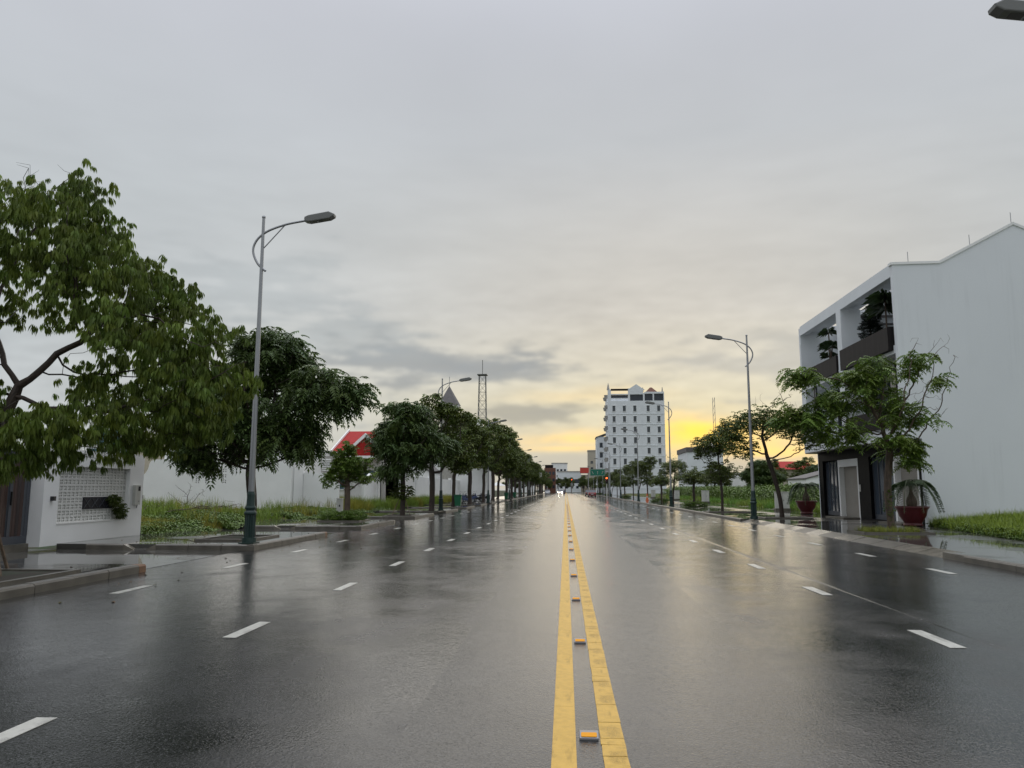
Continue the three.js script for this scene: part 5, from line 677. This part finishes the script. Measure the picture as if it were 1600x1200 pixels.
function scatter(name, label, geo, mat, n, seed, place, tint) {
  const rng = RNG(seed), m = new THREE.InstancedMesh(geo, mat, n), o = new THREE.Object3D(), c = new THREE.Color(); let k = 0, tries = 0;
  while (k < n && tries++ < n * 6) { const p = place(rng); if (!p) continue; o.position.set(p[0], p[1], p[2]); o.rotation.set((rng() - 0.5) * 0.3, rng() * 6.283, (rng() - 0.5) * 0.3); o.scale.setScalar(p[3] * (0.7 + rng() * 0.6)); o.scale.y *= 0.8 + rng() * 0.5; o.updateMatrix(); m.setMatrixAt(k, o.matrix); m.setColorAt(k, c.setRGB(...tint(rng, p[0], p[2]))); k++; }
  m.count = k; m.name = name; m.userData = { kind: 'stuff', label, category: 'grass' }; scene.add(m); return m;
}
const dry = (x, z) => sstep(0.46, 0.62, fbm(x * 0.35 + 20, z * 0.35 + 70, 99, 4));
const gtint = (rng, x, z) => { const d = dry(x, z), k = 0.7 + rng() * 0.6; return [k * lerp(0.8, 1.2, d), k * lerp(1, 1.0, d), k * lerp(0.9, 0.9, d)]; };
const T1 = tuftGeo(1, 9, 0.36, 0.007, 0.22), T2 = tuftGeo(2, 7, 0.6, 0.008, 0.35), H1 = herbGeo(3, 26, 0.2, 0.16), H2 = herbGeo(4, 40, 0.3, 0.5);
const inL = (rng, near) => { const z = -24.8 - (near ? rng() * rng() : rng()) * 24.5 * (near ? 1 : 1.0), x = -14.1 - rng() * 22; return [x, z]; };
scatter('grass', 'rough grass over the left field', T1, M.grassBlade, 30000, 101, (r) => { const [x, z] = inL(r, true); if (x < -27.5 && z < -36) return null; return [x, 0.05 + fieldL(x, z) - 0.02, z, 0.42 + 0.2 * dry(x, z)]; }, gtint);
scatter('weeds', 'tall weeds standing in the left field', T2, M.grassBlade, 1800, 103, (r) => { const [x, z] = inL(r); const f = fbm(x * 0.4 + 7, z * 0.4 + 3, 55, 3); if (f < 0.54 || z > -30) return null; return [x, 0.05 + fieldL(x, z) - 0.02, z, 0.6 + f * 0.5]; }, gtint);
scatter('ground_cover', 'bright leafy ground cover along the left pavement edge', H1, M.herbLeaf, 9000, 105, (r) => { const z = -24.8 - r() * 34, x = -13.6 - r() * r() * 3.4; if (fbm(x * 0.5, z * 0.5 + 60, 57, 3) < 0.42) return null; return [x, 0.03 + fieldL(x, z), z, 1]; }, (r) => tintOf(r, 0.5));
scatter('grass', 'grass and weeds of the farther left plots', T2, M.grassBlade, 7000, 107, (r) => { const z = -50 - r() * 50, x = -14.1 - r() * 8; if (x < -15.2 && z < -58) return null; return [x, 0.05 + fieldL(x, z), z, 1.0]; }, gtint);
scatter('grass', 'rough grass over the right plot', T1, M.grassBlade, 22000, 109, (r) => { const z = -47 - r() * r() * 110, x = 15.7 + r() * 30; return [x, 0.05 + fieldR(x, z) - 0.02, z, 1.35]; }, (r, x, z) => { const t = gtint(r, x, z); return [t[0] * 0.75, t[1] * 1.05, t[2]]; });
scatter('weeds', 'lush tall weeds across the right plot', H2, M.herbLeaf, 9000, 111, (r) => { const z = -54 - r() * 90, x = 17.5 + r() * 34; const f = fbm(x * 0.15 + 7, z * 0.15 + 3, 59, 3); if (f < 0.42) return null; return [x, 0.05 + fieldR(x, z), z, 1.4 + f * 1.4]; }, (r) => tintOf(r, 0.5));
scatter('grass', 'long green grass on the verge below the white side wall', T1, M.grassBlade, 15000, 113, (r) => { const z = -12.5 - r() * 20.4, x = 12.6 + r() * 14; const e = 12.7 + (z + 23) * -0.17; if (x < e + 0.15) return null; return [x, 0.02 + fieldV(x, z) - 0.02, z, 0.85]; }, (r, x, z) => { const k = 0.75 + r() * 0.6; return [k * 0.95, k * 1.1, k * 0.8]; });
scatter('ground_cover', 'leafy creepers spilling from the verge onto the right pavement', H1, M.herbLeaf, 3200, 115, (r) => { const z = -12.5 - r() * 20.2, e = 12.7 + (z + 23) * -0.17, x = e + 0.1 + r() * 3.2; return [x, 0.02 + fieldV(x, z), z, 0.9]; }, (r) => tintOf(r, 0.5));
scatter('grass', 'thin grass growing in the long pit before the white house', T1, M.grassBlade, 260, 117, (r) => [9.95 + r() * 1.9, 0.17, -27.0 - r() * 1.3, 0.45], (r) => tintOf(r, 0.5));
scatter('fallen_leaves', 'wet fallen leaves strewn along the left kerb and pavement', herbGeo(9, 1, 0.02, 0.004), M.deadLeaf, 90, 119, (r) => { const onWalk = r() < 0.5, x = onWalk ? -8.8 - r() * 4.8 : -8.3 + r() * r() * 4, z = -9.5 - r() * 34; const walk = (z > -14.9) || (z < -20.4 && z > -26.5) || (z < -31.2 && z > -37.2); return [x, onWalk && walk ? 0.146 : 0.006, z, 0.7]; }, (r) => { const k = 0.5 + r(); return [k, k * (0.6 + r() * 0.5), k * 0.6]; });
// dead shrub and fallen dry branches in the left field
{
  const N = grow(RNG(121), along([[0, 0, 0], [0.05, 0.4, 0]]), [[0, 1.1, 0, 1.2, 0.7, 0.8, 34]], { step: 0.14, di: 2, dk: 0.3 }), o = thing('dead_shrub', 'bare dead shrub standing in the left field', 'shrub', [-20.2, 0.35, -40]); part('branches', branchMesh(N, 0.03, 0.006).g, M.deadwood, o);
  [[-17.2, -31.5, 0.4], [-19.0, -33, 1.4], [-15.8, -34.5, 2.6], [-21.5, -32, 2.0], [-17.8, -36.5, 0.9], [-23.5, -34, 0.1]].forEach(([x, z, a], k) => { const n = grow(RNG(130 + k), along([[0, 0, 0], [0.5, 0.08, 0]]), [[1.4, 0.25, 0, 1.3, 0.3, 0.8, 40]], { step: 0.16, di: 2, dk: 0.3 }); const b = thing('fallen_branch', `dry fallen branch lying in the left field grass, ${ORD[k]} of six from the road`, 'branch', [x, 0.05 + fieldL(x, z) + 0.06, z], a, 'fallen branches in the left field'); part('branches', branchMesh(n, 0.04, 0.007).g, M.deadwood, b); });
}
scene.traverse((o) => { if (o.isMesh) { o.castShadow = true; o.receiveShadow = true; } });
renderer.render(scene, camera);
